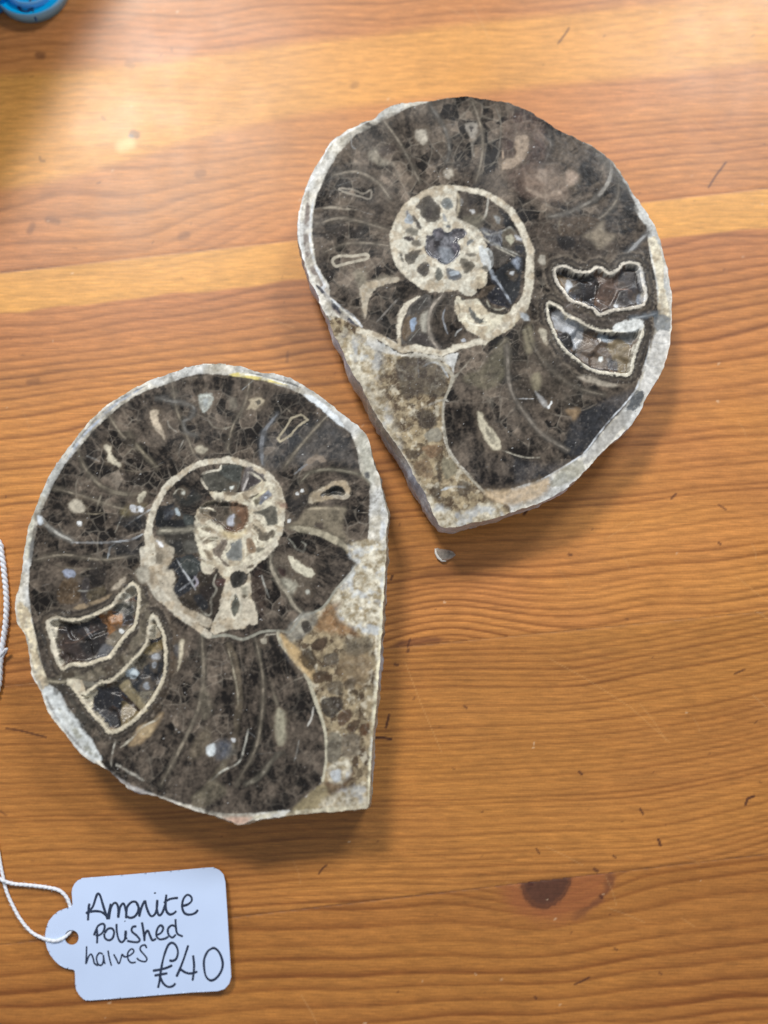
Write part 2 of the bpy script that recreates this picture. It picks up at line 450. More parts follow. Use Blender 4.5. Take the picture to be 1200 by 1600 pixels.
def stone_body(root, outline, T, flares, side_cols, seed):
    """rough sides and underside of the sawn half"""
    p = outline; n = len(p)
    top = px(p[:, 0], p[:, 1], np.full(n, T))
    tn = np.roll(top, -1, 0) - np.roll(top, 1, 0)
    nor = np.stack([tn[:, 1], -tn[:, 0]], -1); nor /= np.linalg.norm(nor, axis=1)[:, None] + 1e-12
    cen = top[:, :2].mean(0)
    if ((top[:, :2] - cen) * nor).sum() < 0: nor = -nor
    for _ in range(6): nor = (nor + np.roll(nor, 1, 0) + np.roll(nor, -1, 0)) / 3
    fl = np.array(flares); d2 = ((p[:, None, :] - fl[None, :, :2]) ** 2).sum(-1)
    wt = 1 / (d2 + 300) ** 1.6; flare = (wt * fl[None, :, 2]).sum(1) / wt.sum(1) * 0.001
    rows = 9; V = []; C = []
    s_arc = np.arange(n) * 2.0
    for r in range(rows):
        f = r / (rows - 1); z = T * (1 - f)
        off = flare * f ** .8 + 0.0005 * math.sin(f * math.pi) * (0.3 + fbm(s_arc, s_arc * 0 + seed, 40, 3, seed)) 
        off = off + (fbm(s_arc, np.full(n, f * 60.), 14, 4, seed + 2) - .5) * 0.0011 * min(1, f * 5)
        v = np.empty((n, 3)); v[:, :2] = top[:, :2] + nor * off[:, None]; v[:, 2] = z
        V.append(v)
        k = np.clip((fbm(s_arc, np.full(n, f * 50.), 9, 4, seed + 4) - .3) * 2.2, 0, 1)
        c = mix(lin(side_cols[0]) * np.ones((n, 1)), lin(side_cols[1]), k)
        ed = fbm(s_arc, np.full(n, f * 50.), 60, 2, seed + 7)
        c = mix(c, lin(side_cols[2]), np.clip((ed - .45) * 4, 0, .8))
        C.append(c)
    V = np.vstack(V) - np.array(root.location); C = np.vstack(C)
    Fc = []
    i = np.arange(n); j = (i + 1) % n
    for r in range(rows - 1):
        Fc.append(np.stack([r * n + i, (r + 1) * n + i, (r + 1) * n + j, r * n + j], -1))
    Fc = [tuple(f) for f in np.vstack(Fc)]
    Fc.append(tuple(range((rows - 1) * n, rows * n)))
    base = len(V)
    inner = V[:n].copy(); cc = inner[:, :2].mean(0); inner[:, :2] = cc + (inner[:, :2] - cc) * .93; inner[:, 2] = T - 0.0066 - root.location[2]
    V = np.vstack([V, inner]); C = np.vstack([C, C[:n]])
    Fc.append(tuple(range(base, base + n)))
    make_mesh('stone_body', V, Fc, M_rough, root, C)

STEP = 1.4
T_R, T_L = 0.0110, 0.0120

# ------------------------------------------------------------------ right-hand fossil half
def build_right():
    out = resample(smooth(P("R1 1000,42 830,68 720,76 640,85 560,120 500,172 440,190 330,250 250,310 190,410 130,510 90,620 60,740 58,870 90,1000 130,1120 170,1200 "
                            "R3 190,170 235,262 265,340 300,400 332,480 370,560 430,650 500,790 590,930 680,1060 740,1180 810,1290 840,1370 885,1462 950,1476 1100,1448 "
                            "W 780,807 815,795 847,784 R4 520,1415 640,1310 760,1180 870,1080 960,980 1020,850 1100,720 1150,560 1163,350 1150,200 "
                            "R2 1130,1030 1095,900 1060,800 1000,700 930,600 870,500 790,400 700,335 600,285 470,222 360,148 240,90 120,62 0,50"), 4, True), 2.6)
    out = out + np.stack([(fbm(np.arange(len(out)) * 3., np.zeros(len(out)), 9, 3, 5) - .5) * 4.0, (fbm(np.arange(len(out)) * 3., np.ones(len(out)) * 40, 9, 3, 5) - .5) * 4.0], -1)
    loc = px(760, 490, 0.0)
    root = thing('ammonite_half', 'polished ammonite half, upper right, with grey crystalline spiral centre and cream band on right rim', 'fossil', loc, 'two polished halves of one ammonite')
    f = Face(out, STEP, 3, (697, 380))
    S = f
    # shell under everything
    f.Lb[:] = f.newid('outer_shell'); f.C[:] = f.tex('rim', (slice(None), slice(None)))
    # rock matrix along the sawn edge
    f.poly("R3 240,240 440,310 480,420 640,470 900,500 980,600 920,720 905,860 930,1010 1050,1160 1200,1290 1300,1400 1000,1600 700,1500 300,700 120,300", 'matrix', label='rock_matrix', rough=3)
    # outer whorl
    f.poly("R2 1015,815 975,720 920,610 870,520 800,405 700,330 600,275 470,212 360,138 235,75 115,50 0,36 R1 1000,30 830,70 740,95 690,110 625,150 560,180 500,215 400,262 290,380 220,500 160,640 145,760 142,880 165,1020 240,1150 "
           "R3 245,125 300,180 380,245 450,320 600,372 660,425 800,430 900,465 1000,450 960,600 918,720 910,860 940,1010 1000,1100 1130,1240 1200,1290 R4 60,1400 200,1405 400,1345 500,1285 640,1205 790,1025 890,915 945,825 1010,640 1060,480 1085,370 1070,200 1030,0", 'dark', label=0, rough=1.5, soft=1.3, curve=False)
    # regions of the outer whorl
    f.poly("R4 640,800 900,810 940,850 880,930 780,1040 640,1200 400,1340 200,1400 60,1400 40,1300 250,1150 500,1180 560,1040 620,950 720,900", 'smoke', a=.8, soft=6)
    f.poly("R4 620,960 740,900 900,830 930,850 780,1030 640,1200 540,1180 560,1060", 'plain', c=(62, 68, 82), a=.5, soft=6)
    f.poly("R4 0,1180 400,1260 540,1250 400,1340 160,1390 20,1330", 'plain', c=(66, 72, 86), a=.4, soft=8)
    f.poly("R3 940,760 1180,760 1290,980 1330,1190 1240,1290 1050,1110 950,980", 'smoke', a=.85, soft=5)
    f.poly("R1 400,250 640,140 800,120 900,200 860,270 640,280 500,330 380,420 290,520 200,620 210,520 300,380", 'smoke', a=.7, soft=8)
    f.poly("R1 200,720 300,700 420,730 500,740 480,790 340,770 240,860 180,900 150,800", 'smoke', a=.5, soft=5)
    f.poly("R2 640,330 770,410 820,510 760,600 680,680 560,600 520,450 480,300", 'smoke', a=.8, soft=8)
    f.poly("R2 850,520 960,700 1020,830 900,960 820,900 880,760 820,640", 'smoke', a=.8, soft=8)
    f.poly("R2 180,200 300,110 420,230 430,400 400,600 280,620 200,520 170,330", 'plain', c=(98, 78, 70), a=.45, soft=8)
    f.poly("R2 300,500 480,440 560,600 480,660 340,620", 'plain', c=(140, 122, 108), a=.5, soft=10)
    # septa arcs
    f.line("R1 270,500 400,480 520,540 600,640", [2,3,3,2], (150, 140, 126), .5, label='septum')
    f.line("R1 165,790 300,752 450,780 580,820", [2,3,3,2], (150, 140, 126), .5, label='septum')
    f.line("R1 210,955 330,905 470,900 590,915", [2,2.5,2.5,2], (150, 140, 126), .5, label='septum')
    f.line("R1 560,180 640,290 710,410 770,540", [2,2.5,2.5,2], (150, 140, 126), .5, label='septum')
    f.line("R2 850,520 840,640 760,740 640,800 560,840", [2,2.5,2.5,2,2], (150, 140, 126), .5, label='septum')
    f.line("R4 300,480 400,640 520,760 640,820 760,850", [2,2.5,2.5,2,2], (150, 140, 126), .5, label='septum')
    f.line("R1 1080,70 1120,180 1140,300 1130,430 1100,540", [2,2.5,2.5,2.5,2], (150, 140, 126), .5, label='septum')
    f.line("R2 800,400 808,470 790,540 750,600 715,640", [3, 4, 5, 5, 3], (150, 145, 138), .8, label='septum')
    f.line("R2 715,640 640,680 540,725 440,745", 3.5, (128, 122, 114), .7, label='septum')
    f.line("R2 260,275 255,330 262,370 225,420 180,440 170,340", [6, 9, 4, 3, 2, 2], (170, 150, 130), .8, 2)
    f.poly("R2 245,280 320,275 310,380 260,440 170,470 180,410 240,400 262,340", 'plain', c=(168, 150, 132), a=.85, soft=2)
    f.poly("R2 560,470 610,500 600,540 560,560 535,520", 'plain', c=(176, 156, 140), a=.8, soft=5)
    f.line("R2 310,580 400,620 470,615 540,575 570,540", [5, 6, 6, 5, 5], (150, 134, 120), .7, 3)
    f.poly("R2 390,460 430,480 430,520 400,540 370,510", 'plain', c=(160, 144, 130), a=.6, soft=5)
    f.line("R2 440,240 450,330 420,420 400,440", 2, (120, 112, 104), .5, label='septum')
    f.line("R2 130,100 160,200 150,340 125,420 70,470", 2, (128, 122, 112), .5)
    f.line("R1 830,90 880,160 930,260 945,360 930,420", 3, (120, 116, 110), .6, label='septum')
    f.line("R1 1100,250 1080,330 1090,390", 5, (160, 154, 144), .75, 2)
    f.poly("R1 1040,205 1105,195 1110,250 1080,290 1050,250", 'plain', c=(165, 158, 148), a=.7, soft=2); f.poly("R1 1062,220 1085,215 1085,245 1068,250", 'plain', c=(70, 65, 62), soft=1)
    f.poly("R1 745,240 800,235 820,290 790,320 755,290", 'plain', c=(190, 182, 168), a=.9, soft=3)
    f.poly("R1 920,470 960,465 970,500 940,520 918,500", 'plain', c=(182, 174, 160), a=.9, soft=3)
    f.line("R1 660,330 700,400 730,470 720,530", 1.5, (125, 118, 108), .6)
    f.poly("R1 470,370 520,350 540,400 590,420 570,445 500,430", 'plain', c=(150, 142, 128), a=.8, soft=3)
    f.poly("R1 540,350 600,320 640,350 560,390", 'plain', c=(62, 54, 50), a=.8, soft=3)
    f.line("R1 300,580 380,585 440,610 485,590 480,640 420,625 330,600", 3, (150, 142, 130), .8, closed=True)
    f.line("R1 370,270 375,330 400,350", 1.5, (150, 150, 150), .6); f.line("R1 180,695 260,690 320,695 400,705", [2, 5, 5, 2], (165, 155, 140), .75, 2)
    f.line("R1 262,1000 300,975 380,975 460,965 465,990 400,1005 320,1025 280,1035", 5, (180, 172, 156), .9, closed=True)
    for q in ("R1 310,810 350,800 350,840 315,840", "R1 380,815 435,820 430,860 385,850", "R1 280,790 330,780 320,850 240,880 210,850", "R1 510,680 550,670 560,720 520,730", "R1 970,430 1010,420 1010,480 980,470"):
        f.poly(q, 'plain', c=(50, 44, 40), a=.8, soft=2)
    f.poly("R1 385,1080 450,1060 470,1130 560,1090 640,1110 560,1170 500,1220 R3 440,230 440,140", 'plain', c=(146, 138, 122), a=.7, soft=5)
    f.poly("R3 430,60 560,20 640,10 640,50 540,80 480,150 462,240 445,250 430,150", 'cream', c=(168, 158, 142), a=.9, soft=2, label='septum')
    # right: dark zone above the open chambers
    f.poly("R2 320,780 480,760 560,740 620,780 700,740 760,760 820,850 880,960 760,1000 560,960 430,1000 380,900", 'plain', c=(60, 52, 46), a=.55, soft=6)
    f.poly("R2 505,760 600,740 740,760 640,840 590,860 510,850", 'plain', c=(84, 70, 56), a=.6, soft=3)
    f.poly("R2 490,870 560,860 600,890 580,930 510,930", 'plain', c=(32, 30, 30), a=.9, soft=3)
    f.poly("R2 640,860 700,820 760,770 770,830 830,860 740,930 690,880", 'plain', c=(160, 148, 130), a=.6, soft=5)
    f.line("R2 510,750 500,800 510,850", 4, (130, 120, 104), .8, 2)
    f.line("R2 1020,840 950,910 890,975", [3, 5, 3], (150, 150, 150), .8, label='septum')
    f.line("R2 890,975 800,1000 700,1030 620,1000 540,985 490,960", 2.5, (112, 104, 94), .6)
    # lower right: septa and blobs
    f.poly("R4 215,640 240,500 300,420 380,460 420,560 520,660 620,740 700,880 600,950 540,950 440,860 340,900 250,860 210,760", 'plain', c=(60, 54, 46), a=.4, soft=8)
    f.poly("R4 40,700 140,560 200,520 215,620 200,720 100,820 20,800 -60,760 -30,720", 'plain', c=(104, 98, 82), a=.75, soft=5)
    for q in ("R4 290,480 330,440 350,520 340,600 310,600", "R4 340,740 380,720 400,780 370,830 340,790"):
        f.poly(q, 'plain', c=(136, 128, 108), a=.8, soft=4)
    f.poly("R4 385,470 415,455 450,530 430,560 400,520", 'plain', c=(188, 178, 160), a=.9, soft=2)
    f.line("R4 300,420 340,560 420,700 520,820 560,880", 3, (52, 48, 42), .6, 3)
    f.line("R4 195,560 200,660 205,760 230,850 300,960 380,1060 460,1120 550,1175", [3, 4, 4, 3, 3, 4, 5, 4], (138, 130, 120), .75, label='septum')
    f.line("R4 370,590 450,700 560,790 620,800", 7, (96, 88, 78), .7, 3)
    f.poly("R4 360,830 400,860 440,910 420,930 380,880", 'plain', c=(170, 170, 170), a=.7, soft=2)
    f.poly("R4 540,940 620,930 620,960 590,1000 560,970", 'plain', c=(140, 118, 92), a=.8, soft=3)
    f.line("R4 560,930 640,940 720,905", 2, (120, 112, 102), .7)
    f.poly("R4 25,950 45,960 80,1020 150,1110 160,1165 110,1165 60,1100 30,1020", 'plain', c=(200, 192, 170), a=.95, soft=2)
    f.poly("R4 70,1050 95,1060 130,1120 100,1130", 'plain', c=(110, 104, 92), a=.6, soft=2)
    f.line("R4 150,1170 220,1195 300,1218 390,1218", [3, 2, 2, 1.5], (170, 164, 150), .85)
    f.line("R3 945,740 1050,748 1140,745 1200,735", 2, (120, 112, 102), .6)
    f.line("R4 240,872 350,874", 2, (210, 212, 214), .8)
    f.poly("R4 430,920 455,890 460,900 440,930", 'plain', c=(225, 230, 232), soft=1)
    # thin wall between the last whorl and the matrix
    f.line("R3 820,500 880,510 940,560 965,605 930,700 908,760 912,860 935,1010 970,1080 1040,1160 1140,1260 1200,1300 1240,1330", [7, 5, 5, 6, 3, 2, 2, 3, 2, 2, 3, 3, 3], (166, 160, 146), .9, label='whorl_wall')
    f.line("R3 965,610 1030,540 1080,480", [5, 3, 2], (160, 155, 142), .8)
    f.line("R3 780,540 850,510 900,540 940,600", 4, (190, 200, 205), .8)
    # matrix details
    f.poly("R3 640,500 780,480 900,540 930,620 900,720 780,700 690,720 650,640", 'plain', c=(64, 58, 54), a=.75, soft=4)
    f.poly("R3 770,800 830,790 880,870 800,905 760,860", 'plain', c=(58, 52, 48), a=.8, soft=3, label='crystal')
    f.poly("R3 800,930 880,890 900,960 840,980 810,960", 'plain', c=(150, 146, 134), a=.8, soft=2, label='crystal')
    f.poly("R3 780,1010 860,990 900,1020 840,1075", 'plain', c=(132, 108, 84), a=.8, soft=2, label='crystal')
    f.poly("R3 740,1100 820,1080 850,1180 790,1190", 'plain', c=(120, 100, 78), a=.7, soft=2)
    f.poly("R3 900,1080 960,1080 990,1160 920,1190", 'plain', c=(128, 122, 104), a=.8, soft=2, label='crystal')
    for q in ("R3 860,1110 890,1100 900,1190 880,1200", "R3 1000,1200 1080,1230 1060,1280 1000,1290", "R3 860,1230 900,1260 880,1310 840,1280", "R3 690,1030 800,1030 760,1070 700,1080"):
        f.poly(q, 'plain', c=(70, 60, 50), a=.8, soft=2)
    f.line("R3 770,785 900,730 940,740", 3, (190, 186, 176), .7); f.line("R3 760,470 765,600", 2.5, (150, 150, 160), .7)
    f.line("R3 900,1260 960,1240 1040,1242", 4, (176, 190, 200), .8)
    f.poly("R3 280,380 420,360 520,420 560,520 520,640 600,800 660,1000 600,1000 450,760 380,640 320,500", 'crust', a=.55, soft=10)
    f.poly("R3 350,390 450,440 460,560 440,620 400,600 330,470", 'crust', a=.8, soft=7)
    f.poly("R3 820,1300 900,1350 1000,1390 1100,1360 1200,1330 1300,1500 850,1520", 'crust', a=.75, soft=5)
    f.line("R3 520,830 600,960 690,1090 760,1210 830,1320", 6, (205, 200, 185), .7, 3, 3)
    # outer rim details
    f.line("R1 640,95 560,130 500,178", 9, (186, 190, 190), .9, 2); f.poly("R1 440,185 480,195 500,215 470,215", 'plain', c=(70, 66, 62), a=.9, soft=2)
    f.line("R1 120,600 112,760 108,880 135,1020 190,1130 235,1195 R3 245,170 320,240 400,300", [6, 9, 9, 9, 8, 7, 6, 6, 4], (132, 122, 116), .85, 2)
    f.line("R1 150,640 132,760 130,880 155,1020 215,1140 R3 200,80 240,130 300,185 380,240 440,312", [6, 3, 3, 3, 4, 4, 4, 4, 4, 6], (214, 222, 230), .95)
    f.line("R3 150,40 215,110 250,160 330,235 410,300", [3, 5, 6, 6, 3], (76, 76, 82), .9)
    f.line("R1 480,180 330,262 240,330 170,470 100,600 68,740 66,870 95,1000 140,1120 R3 190,160 250,260", 3, (232, 238, 242), .8)
    f.line("R2 950,670 990,740 1030,790", 10, (200, 200, 196), .9, 2, 3)
    f.poly("R2 700,360 790,410 840,470 940,620 900,600 820,520", 'plain', c=(84, 80, 74), a=.7, soft=3)
    f.line("R2 930,590 870,495 800,400 700,332 600,280 520,238", 4, (150, 146, 136), .6, 2, 4); f.line("R2 420,185 300,112 160,62 60,50", 2.5, (130, 126, 118), .5, 2, 3)
    # right shell band segments
    f.poly("R2 1030,870 1070,870 1110,1000 R4 1115,180 1140,300 1145,390 1085,385 1080,200 1040,20 1025,-60", 'cream', c=(226, 218, 196), a=1, label='shell_layer')
    f.poly("R4 1060,392 1145,395 1145,480 1062,480", 'plain', c=(120, 128, 134), a=.9, label='shell_layer')
    f.poly("R4 1062,485 1145,485 1135,600 1085,740 1020,845 975,810 1020,650", 'plain', c=(210, 208, 204), a=.9, label='shell_layer')
    for k in range(7):
        t = k / 7; f.line([(P("R4 1060,500")[0] * (1 - t) + P("R4 985,800")[0] * t), (P("R4 1145,500")[0] * (1 - t) + P("R4 1030,845")[0] * t)], 1.5, (160, 170, 186), .6)
    f.poly("R4 950,830 1000,835 985,900 940,945 895,950 910,890", 'plain', c=(78, 86, 96), a=.95, label='shell_layer')
    f.poly("R4 890,945 935,955 880,1040 780,1150 655,1265 650,1215 790,1035", 'plain', c=(168, 166, 162), a=.85, label='shell_layer')
    f.poly("R4 620,1230 650,1290 540,1370 460,1390 440,1370 520,1290", 'plain', c=(150, 148, 134), a=.7, label='shell_layer')
    f.poly("R4 440,1340 300,1390 200,1410 60,1420 160,1490 300,1480 420,1420", 'plain', c=(196, 172, 140), a=.75, soft=4)
    f.line("R4 1095,0 1130,120 1150,200 1162,350 1148,560 1098,720", 3, (236, 228, 220), .7)
    f.line("R4 1035,520 1020,620 980,740 950,820 890,900 780,1020 650,1190 610,1220 500,1290 400,1345", 2.2, (196, 206, 220), .95)
    f.line("R4 640,1210 655,1280", 4, (200, 210, 216), .9)
    f.line("R4 1010,850 960,985 870,1085 760,1185 640,1310", 4, (205, 208, 210), .6, 2, 3)
    # --- inner whorls
    wa = f.newid('whorl_wall')
    f.poly("r1 90,600 110,460 200,320 330,210 450,140 560,90 720,60 900,70 1200,130 r2 480,150 620,240 740,330 860,460 940,580 1010,720 1050,860 1055,1100 r4 1050,150 1000,330 900,480 780,640 680,740 540,810 430,900 200,950 0,1010 "
           "r3 1000,1040 900,1020 800,1000 700,980 520,1000 400,940 260,860 120,780 0,760 20,690 180,720 300,790 430,860 600,880 760,900 900,920 1000,920 1150,880 r4 100,860 200,840 r3 r4 200,700 r1 500,1150 260,1100 150,980 100,850", 'dark', label=0, soft=.8)
    f.poly("r2 150,80 480,140 560,200 740,330 860,460 950,600 1010,720 1050,860 1060,1000 r4 1055,60 1040,160 990,330 900,480 790,630 690,730 540,810 430,900 380,860 r4 340,760 500,600 560,540 680,530 740,440 840,330 850,200 880,60 r2 870,900 920,860 880,740 760,600 740,480 620,350 480,290 200,170", 'dark', a=0)
    # dark ground of the annulus between the walls
    f.poly("W 625,350 640,325 665,305 700,298 735,300 765,312 790,330 812,355 824,385 826,420 815,455 795,482 765,505 740,515 690,535 650,530 612,520 580,508 575,470 600,445 640,440 660,452 690,462 720,458 640,430 622,400", 'smoke', label=0)
    # crescents in the second whorl (bottom)
    f.poly("r3 100,520 130,400 220,290 360,220 520,190 700,210 860,250 720,310 560,400 490,520 455,640 450,760 460,870 300,780 120,700 90,600", 'dark', label='chamber')
    f.line("r3 200,640 300,530 420,400 480,340", [3, 3, 4, 2], (135, 130, 124), .7)
    f.poly("r3 700,315 730,340 600,430 560,520 530,600 500,720 500,860 480,920 455,850 450,680 480,500 560,390", 'cream', a=.95, label='septum')
    f.poly("r3 600,440 760,300 850,330 840,480 820,620 830,760 900,900 640,880 560,880 500,860 510,700 560,560", 'plain', c=(88, 84, 80), a=.9, label='chamber')
    f.poly("r3 530,600 620,560 620,740 560,830 510,800", 'plain', c=(104, 88, 70), a=.9, soft=3)
    f.poly("r3 740,540 830,480 820,600 800,740 760,750 720,640", 'plain', c=(176, 172, 160), a=.9, soft=3)
    f.poly("r3 615,590 670,570 660,680 625,730 605,650", 'plain', c=(120, 165, 225), a=.95)
    f.poly("r3 640,800 760,740 840,800 880,900 650,870", 'plain', c=(64, 58, 56), a=.85, soft=3); f.line("r3 700,480 800,340", 2.5, (170, 170, 165), .8); f.line("r3 600,840 720,700", 2.5, (150, 148, 142), .8)
    f.poly("r3 850,560 870,440 960,330 1060,260 1180,250 1260,300 1200,400 1150,430 1130,600 1250,780 1300,860 1150,870 960,920 880,820 840,680", 'dark', label='chamber')
    f.line("r3 980,310 880,420 835,540 825,680 860,830 940,940", 3, (170, 160, 148), .85, label='septum')
    f.line("r3 1020,450 990,560 1010,660 1050,770", 3, (132, 140, 154), .8)
    f.line("r3 1090,650 1140,590", 3, (170, 170, 168), .8); f.line("r4 80,790 110,740 160,700", 3, (170, 170, 168), .8)
    f.poly("r4 150,830 200,820 210,850 170,855", 'plain', c=(170, 180, 200), soft=1.5)
    # cream infill left of the lower curve
    f.poly("r4 90,340 140,330 180,370 340,340 380,380 420,440 500,510 640,530 700,520 760,440 860,350 960,300 940,460 800,640 680,740 540,810 430,900 380,800 300,760 200,690 120,590 80,480", 'cream', c=(206, 200, 180), label=wa)
    f.poly("r4 245,450 300,490 350,560 450,620 360,640 300,590 260,520", 'plain', c=(104, 104, 100), label='chamber'); f.line("r4 210,520 230,620 340,660 470,660", 3, (226, 222, 206), .7); f.line("r4 100,380 140,480 130,560", 2.5, (120, 112, 98), .6)
    f.poly("r4 330,340 420,330 450,400 520,480 640,500 700,450 720,420 740,440 680,530 560,530 440,460 380,390", 'plain', c=(58, 54, 50), a=.85)
    f.line("r4 450,360 490,440 580,480 680,455", 3, (150, 146, 132), .85)
    f.poly("r4 140,300 330,320 420,220 550,190 560,230 440,320 360,350 200,350", 'plain', c=(92, 80, 68), a=.85)
    # dark chambers on the right of the annulus
    f.poly("r2 150,150 280,170 440,200 450,260 410,400 300,460 230,490 140,440 110,280", 'dark', label='chamber'); f.poly("r2 160,170 300,200 300,300 220,380 150,330", 'plain', c=(52, 48, 48), a=.6, soft=4); f.poly("r2 255,360 300,355 310,390 280,400", 'plain', c=(190, 190, 190), soft=1.5); f.poly("r2 140,240 170,240 170,280 145,280", 'plain', c=(170, 170, 170), soft=1.5)
    f.poly("r2 500,300 620,340 740,480 720,550 600,630 440,650 380,580 400,430", 'dark', label='chamber'); f.poly("r2 620,350 720,480 700,560 640,540 600,420", 'plain', c=(36, 38, 42), a=.8, soft=4); f.poly("r2 540,430 600,450 600,520 560,480", 'plain', c=(150, 158, 158), a=.8, soft=2)
    f.poly("r2 380,570 560,610 640,600 620,800 500,780 440,700", 'blue', c=(150, 160, 176), a=.7, soft=3)
    f.poly("r2 640,620 740,570 780,640 760,740 700,820 640,760", 'plain', c=(96, 90, 78), a=.8, label='chamber'); f.poly("r2 680,690 740,650 780,700 740,760", 'plain', c=(196, 192, 170), soft=2)
    f.poly("r2 780,660 860,680 870,720 820,720", 'plain', c=(200, 204, 214), a=.9, soft=2)
    f.poly("r2 790,780 870,770 900,820 870,880 800,850", 'plain', c=(40, 40, 46), label='chamber')
    f.poly("r2 500,780 620,800 740,860 700,940 600,1030 510,1000", 'plain', c=(90, 84, 78), label='chamber')
    f.poly("r2 620,1030 740,960 860,900 870,1000 860,1200 r4 850,60 840,250 760,400 720,400 600,200 540,80", 'plain', c=(46, 50, 58), label='chamber'); f.poly("r2 740,950 830,900 860,990 820,1060 780,1020", 'blue', a=.7, soft=3)
    f.poly("r4 520,60 600,180 720,420 640,450 520,400 460,320 560,200 500,150", 'plain', c=(48, 48, 54), label='chamber'); f.poly("r4 730,30 770,30 760,70 730,60", 'plain', c=(190, 200, 210), soft=1.5)
    f.line("r2 500,720 600,790 700,830 850,900", 3, (150, 148, 140), .8); f.line("r2 560,620 620,800", 3, (150, 156, 170), .7)
    f.line("r4 520,70 600,180 680,300 740,410", 4, (150, 166, 190), .95)
    f.line("r2 490,1050 540,1150 r4 540,80", 6, (140, 160, 186), .7, 2)
    # wall ring A (drawn last so that it is continuous)
    f.line("r3 0,720 60,740 180,770 300,830 420,900 520,950 640,930 760,950 880,970 980,985 1060,960 1150,925 r4 60,920 180,900 300,870 430,830 560,740 680,650 770,540 870,420 930,300 950,160 960,40 r2 960,960 965,860 930,740 870,600 800,480 720,360 600,270 480,190 380,150 260,130 150,110 0,95 "
           "r1 620,110 500,160 380,230 280,310 200,420 150,540 110,660 120,800 150,920 210,1030 300,1120 420,1200 r3 600,60 700,130 820,190 940,200 1100,190 r4 60,170 200,150", [9, 9, 10, 10, 10, 12, 13, 11, 10, 9, 9, 9, 9, 10, 12, 12, 14, 14, 15, 16, 15, 14, 13, 13, 12, 12, 11, 10, 10, 9, 8, 8, 9, 10, 12, 12, 12, 13, 13, 13, 13, 14, 16, 18, 20, 22, 22, 20, 20, 18], (206, 200, 184), 1, label=wa, kind='cream')
    # ring between A and B: cream ground + dark cells
    f.poly("r1 130,660 180,430 320,260 500,150 700,100 860,110 850,200 840,420 900,480 1000,520 1140,620 1200,800 1230,1000 1150,1200 r4 420,60 420,180 340,210 320,300 200,310 100,250 0,260 r3 940,270 800,210 600,120 r1 320,1180 180,980", 'cream', c=(204, 200, 186), label=wa)
    f.poly("r4 340,30 440,20 460,120 420,200 340,210", 'cream', c=(214, 206, 184), label=wa)
    f.poly("r2 350,800 400,780 470,880 510,980 490,1060 440,1040 400,980", 'plain', c=(196, 204, 204), label=wa)
    f.poly("r2 400,1040 440,1020 470,1060 450,1080", 'plain', c=(110, 104, 94))
    cells = [("r1 370,310 510,190 580,240 660,320 660,440 600,500 510,500 430,430 420,360", (82, 76, 70)),
             ("r1 690,240 760,225 805,270 800,340 720,350 670,300", (120, 124, 124)),
             ("r1 250,380 285,370 300,430 260,450", (110, 110, 118)),
             ("r1 290,400 340,470 330,520 260,520 240,480", (156, 176, 196)),
             ("r1 335,430 370,440 440,550 420,590 370,540", (78, 72, 68)),
             ("r1 260,580 340,570 400,610 390,670 300,640 250,620", (120, 116, 106)),
             ("r1 210,680 320,670 350,710 300,730 220,710", (64, 58, 58)),
             ("r1 330,730 420,710 430,780 340,770", (112, 106, 96)),
             ("r1 240,880 330,840 430,830 420,870 370,960 300,1000 250,950", (84, 78, 70)),
             ("r1 175,860 210,870 240,980 200,940", (96, 92, 84)),
             ("r1 380,1050 460,980 530,990 520,1100 480,1140 410,1110", (72, 66, 62)),
             ("r1 620,1040 670,1050 690,1130 650,1190 600,1160", (96, 96, 90)),
             ("r1 740,1040 880,1080 910,1140 860,1180 760,1170", (88, 96, 110)),
             ("r1 770,1080 860,1070 880,1110 790,1130", (150, 172, 192)),
             ("r1 900,930 960,940 1060,1000 1050,1040 960,1110 910,1040 890,990", (100, 94, 84)),
             ("r1 960,870 1070,870 1070,900 1000,910", (120, 114, 104)),
             ("r1 970,740 1020,700 1050,730 980,780", (110, 112, 112)),
             ("r1 720,540 760,530 780,560 740,570", (96, 106, 118)),
             ("r1 690,400 720,440 740,500 700,480", (150, 158, 162))]
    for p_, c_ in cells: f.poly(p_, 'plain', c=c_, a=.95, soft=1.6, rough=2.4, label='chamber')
    f.poly("r1 500,340 560,330 560,440 500,450", 'plain', c=(54, 48, 48), a=.6, soft=3)
    f.line("RQ 795,150 775,290 742,335", [4, 4, 3], (176, 172, 162), .95); f.line("RQ 600,330 680,345 742,335", 5, (120, 112, 98), .8, 3)
    f.line("RQ 735,400 800,440 900,410 955,385 1000,440", [3, 3, 3, 4, 4], (158, 156, 148), .8); f.line("RQ 690,430 770,475 860,535 990,600", 3, (170, 165, 152), .85)
    f.line("RQ 560,130 580,200 560,330", 5, (170, 160, 140), .8, 3); f.line("RQ 730,560 800,560 815,640 800,690", 6, (196, 200, 200), .9)
    f.poly("RQ 590,150 640,140 640,300 600,290", 'plain', c=(84, 76, 68), a=.7, soft=3)
    # central pit
    f.poly("r1 500,670 560,650 580,590 650,565 700,600 760,620 860,570 960,600 975,650 900,700 860,730 890,780 890,870 820,960 700,1000 600,940 520,900 480,800", 'blue', c=(124, 124, 130), label='initial_chamber', h=.0003)
    f.poly("r1 500,670 570,650 600,720 600,860 560,910 500,840", 'plain', c=(92, 88, 90), a=.8, soft=3)
    f.poly("r1 600,590 680,580 690,650 630,680 590,640", 'plain', c=(120, 116, 122), a=.8, soft=3); f.poly("r1 820,600 940,610 920,670 850,690 800,660", 'plain', c=(104, 100, 104), a=.9, soft=2)
    f.poly("r1 590,720 650,710 660,760 590,790", 'plain', c=(40, 36, 40), soft=2); f.poly("r1 780,740 860,750 880,840 820,820", 'plain', c=(88, 84, 94), a=.9, soft=2)
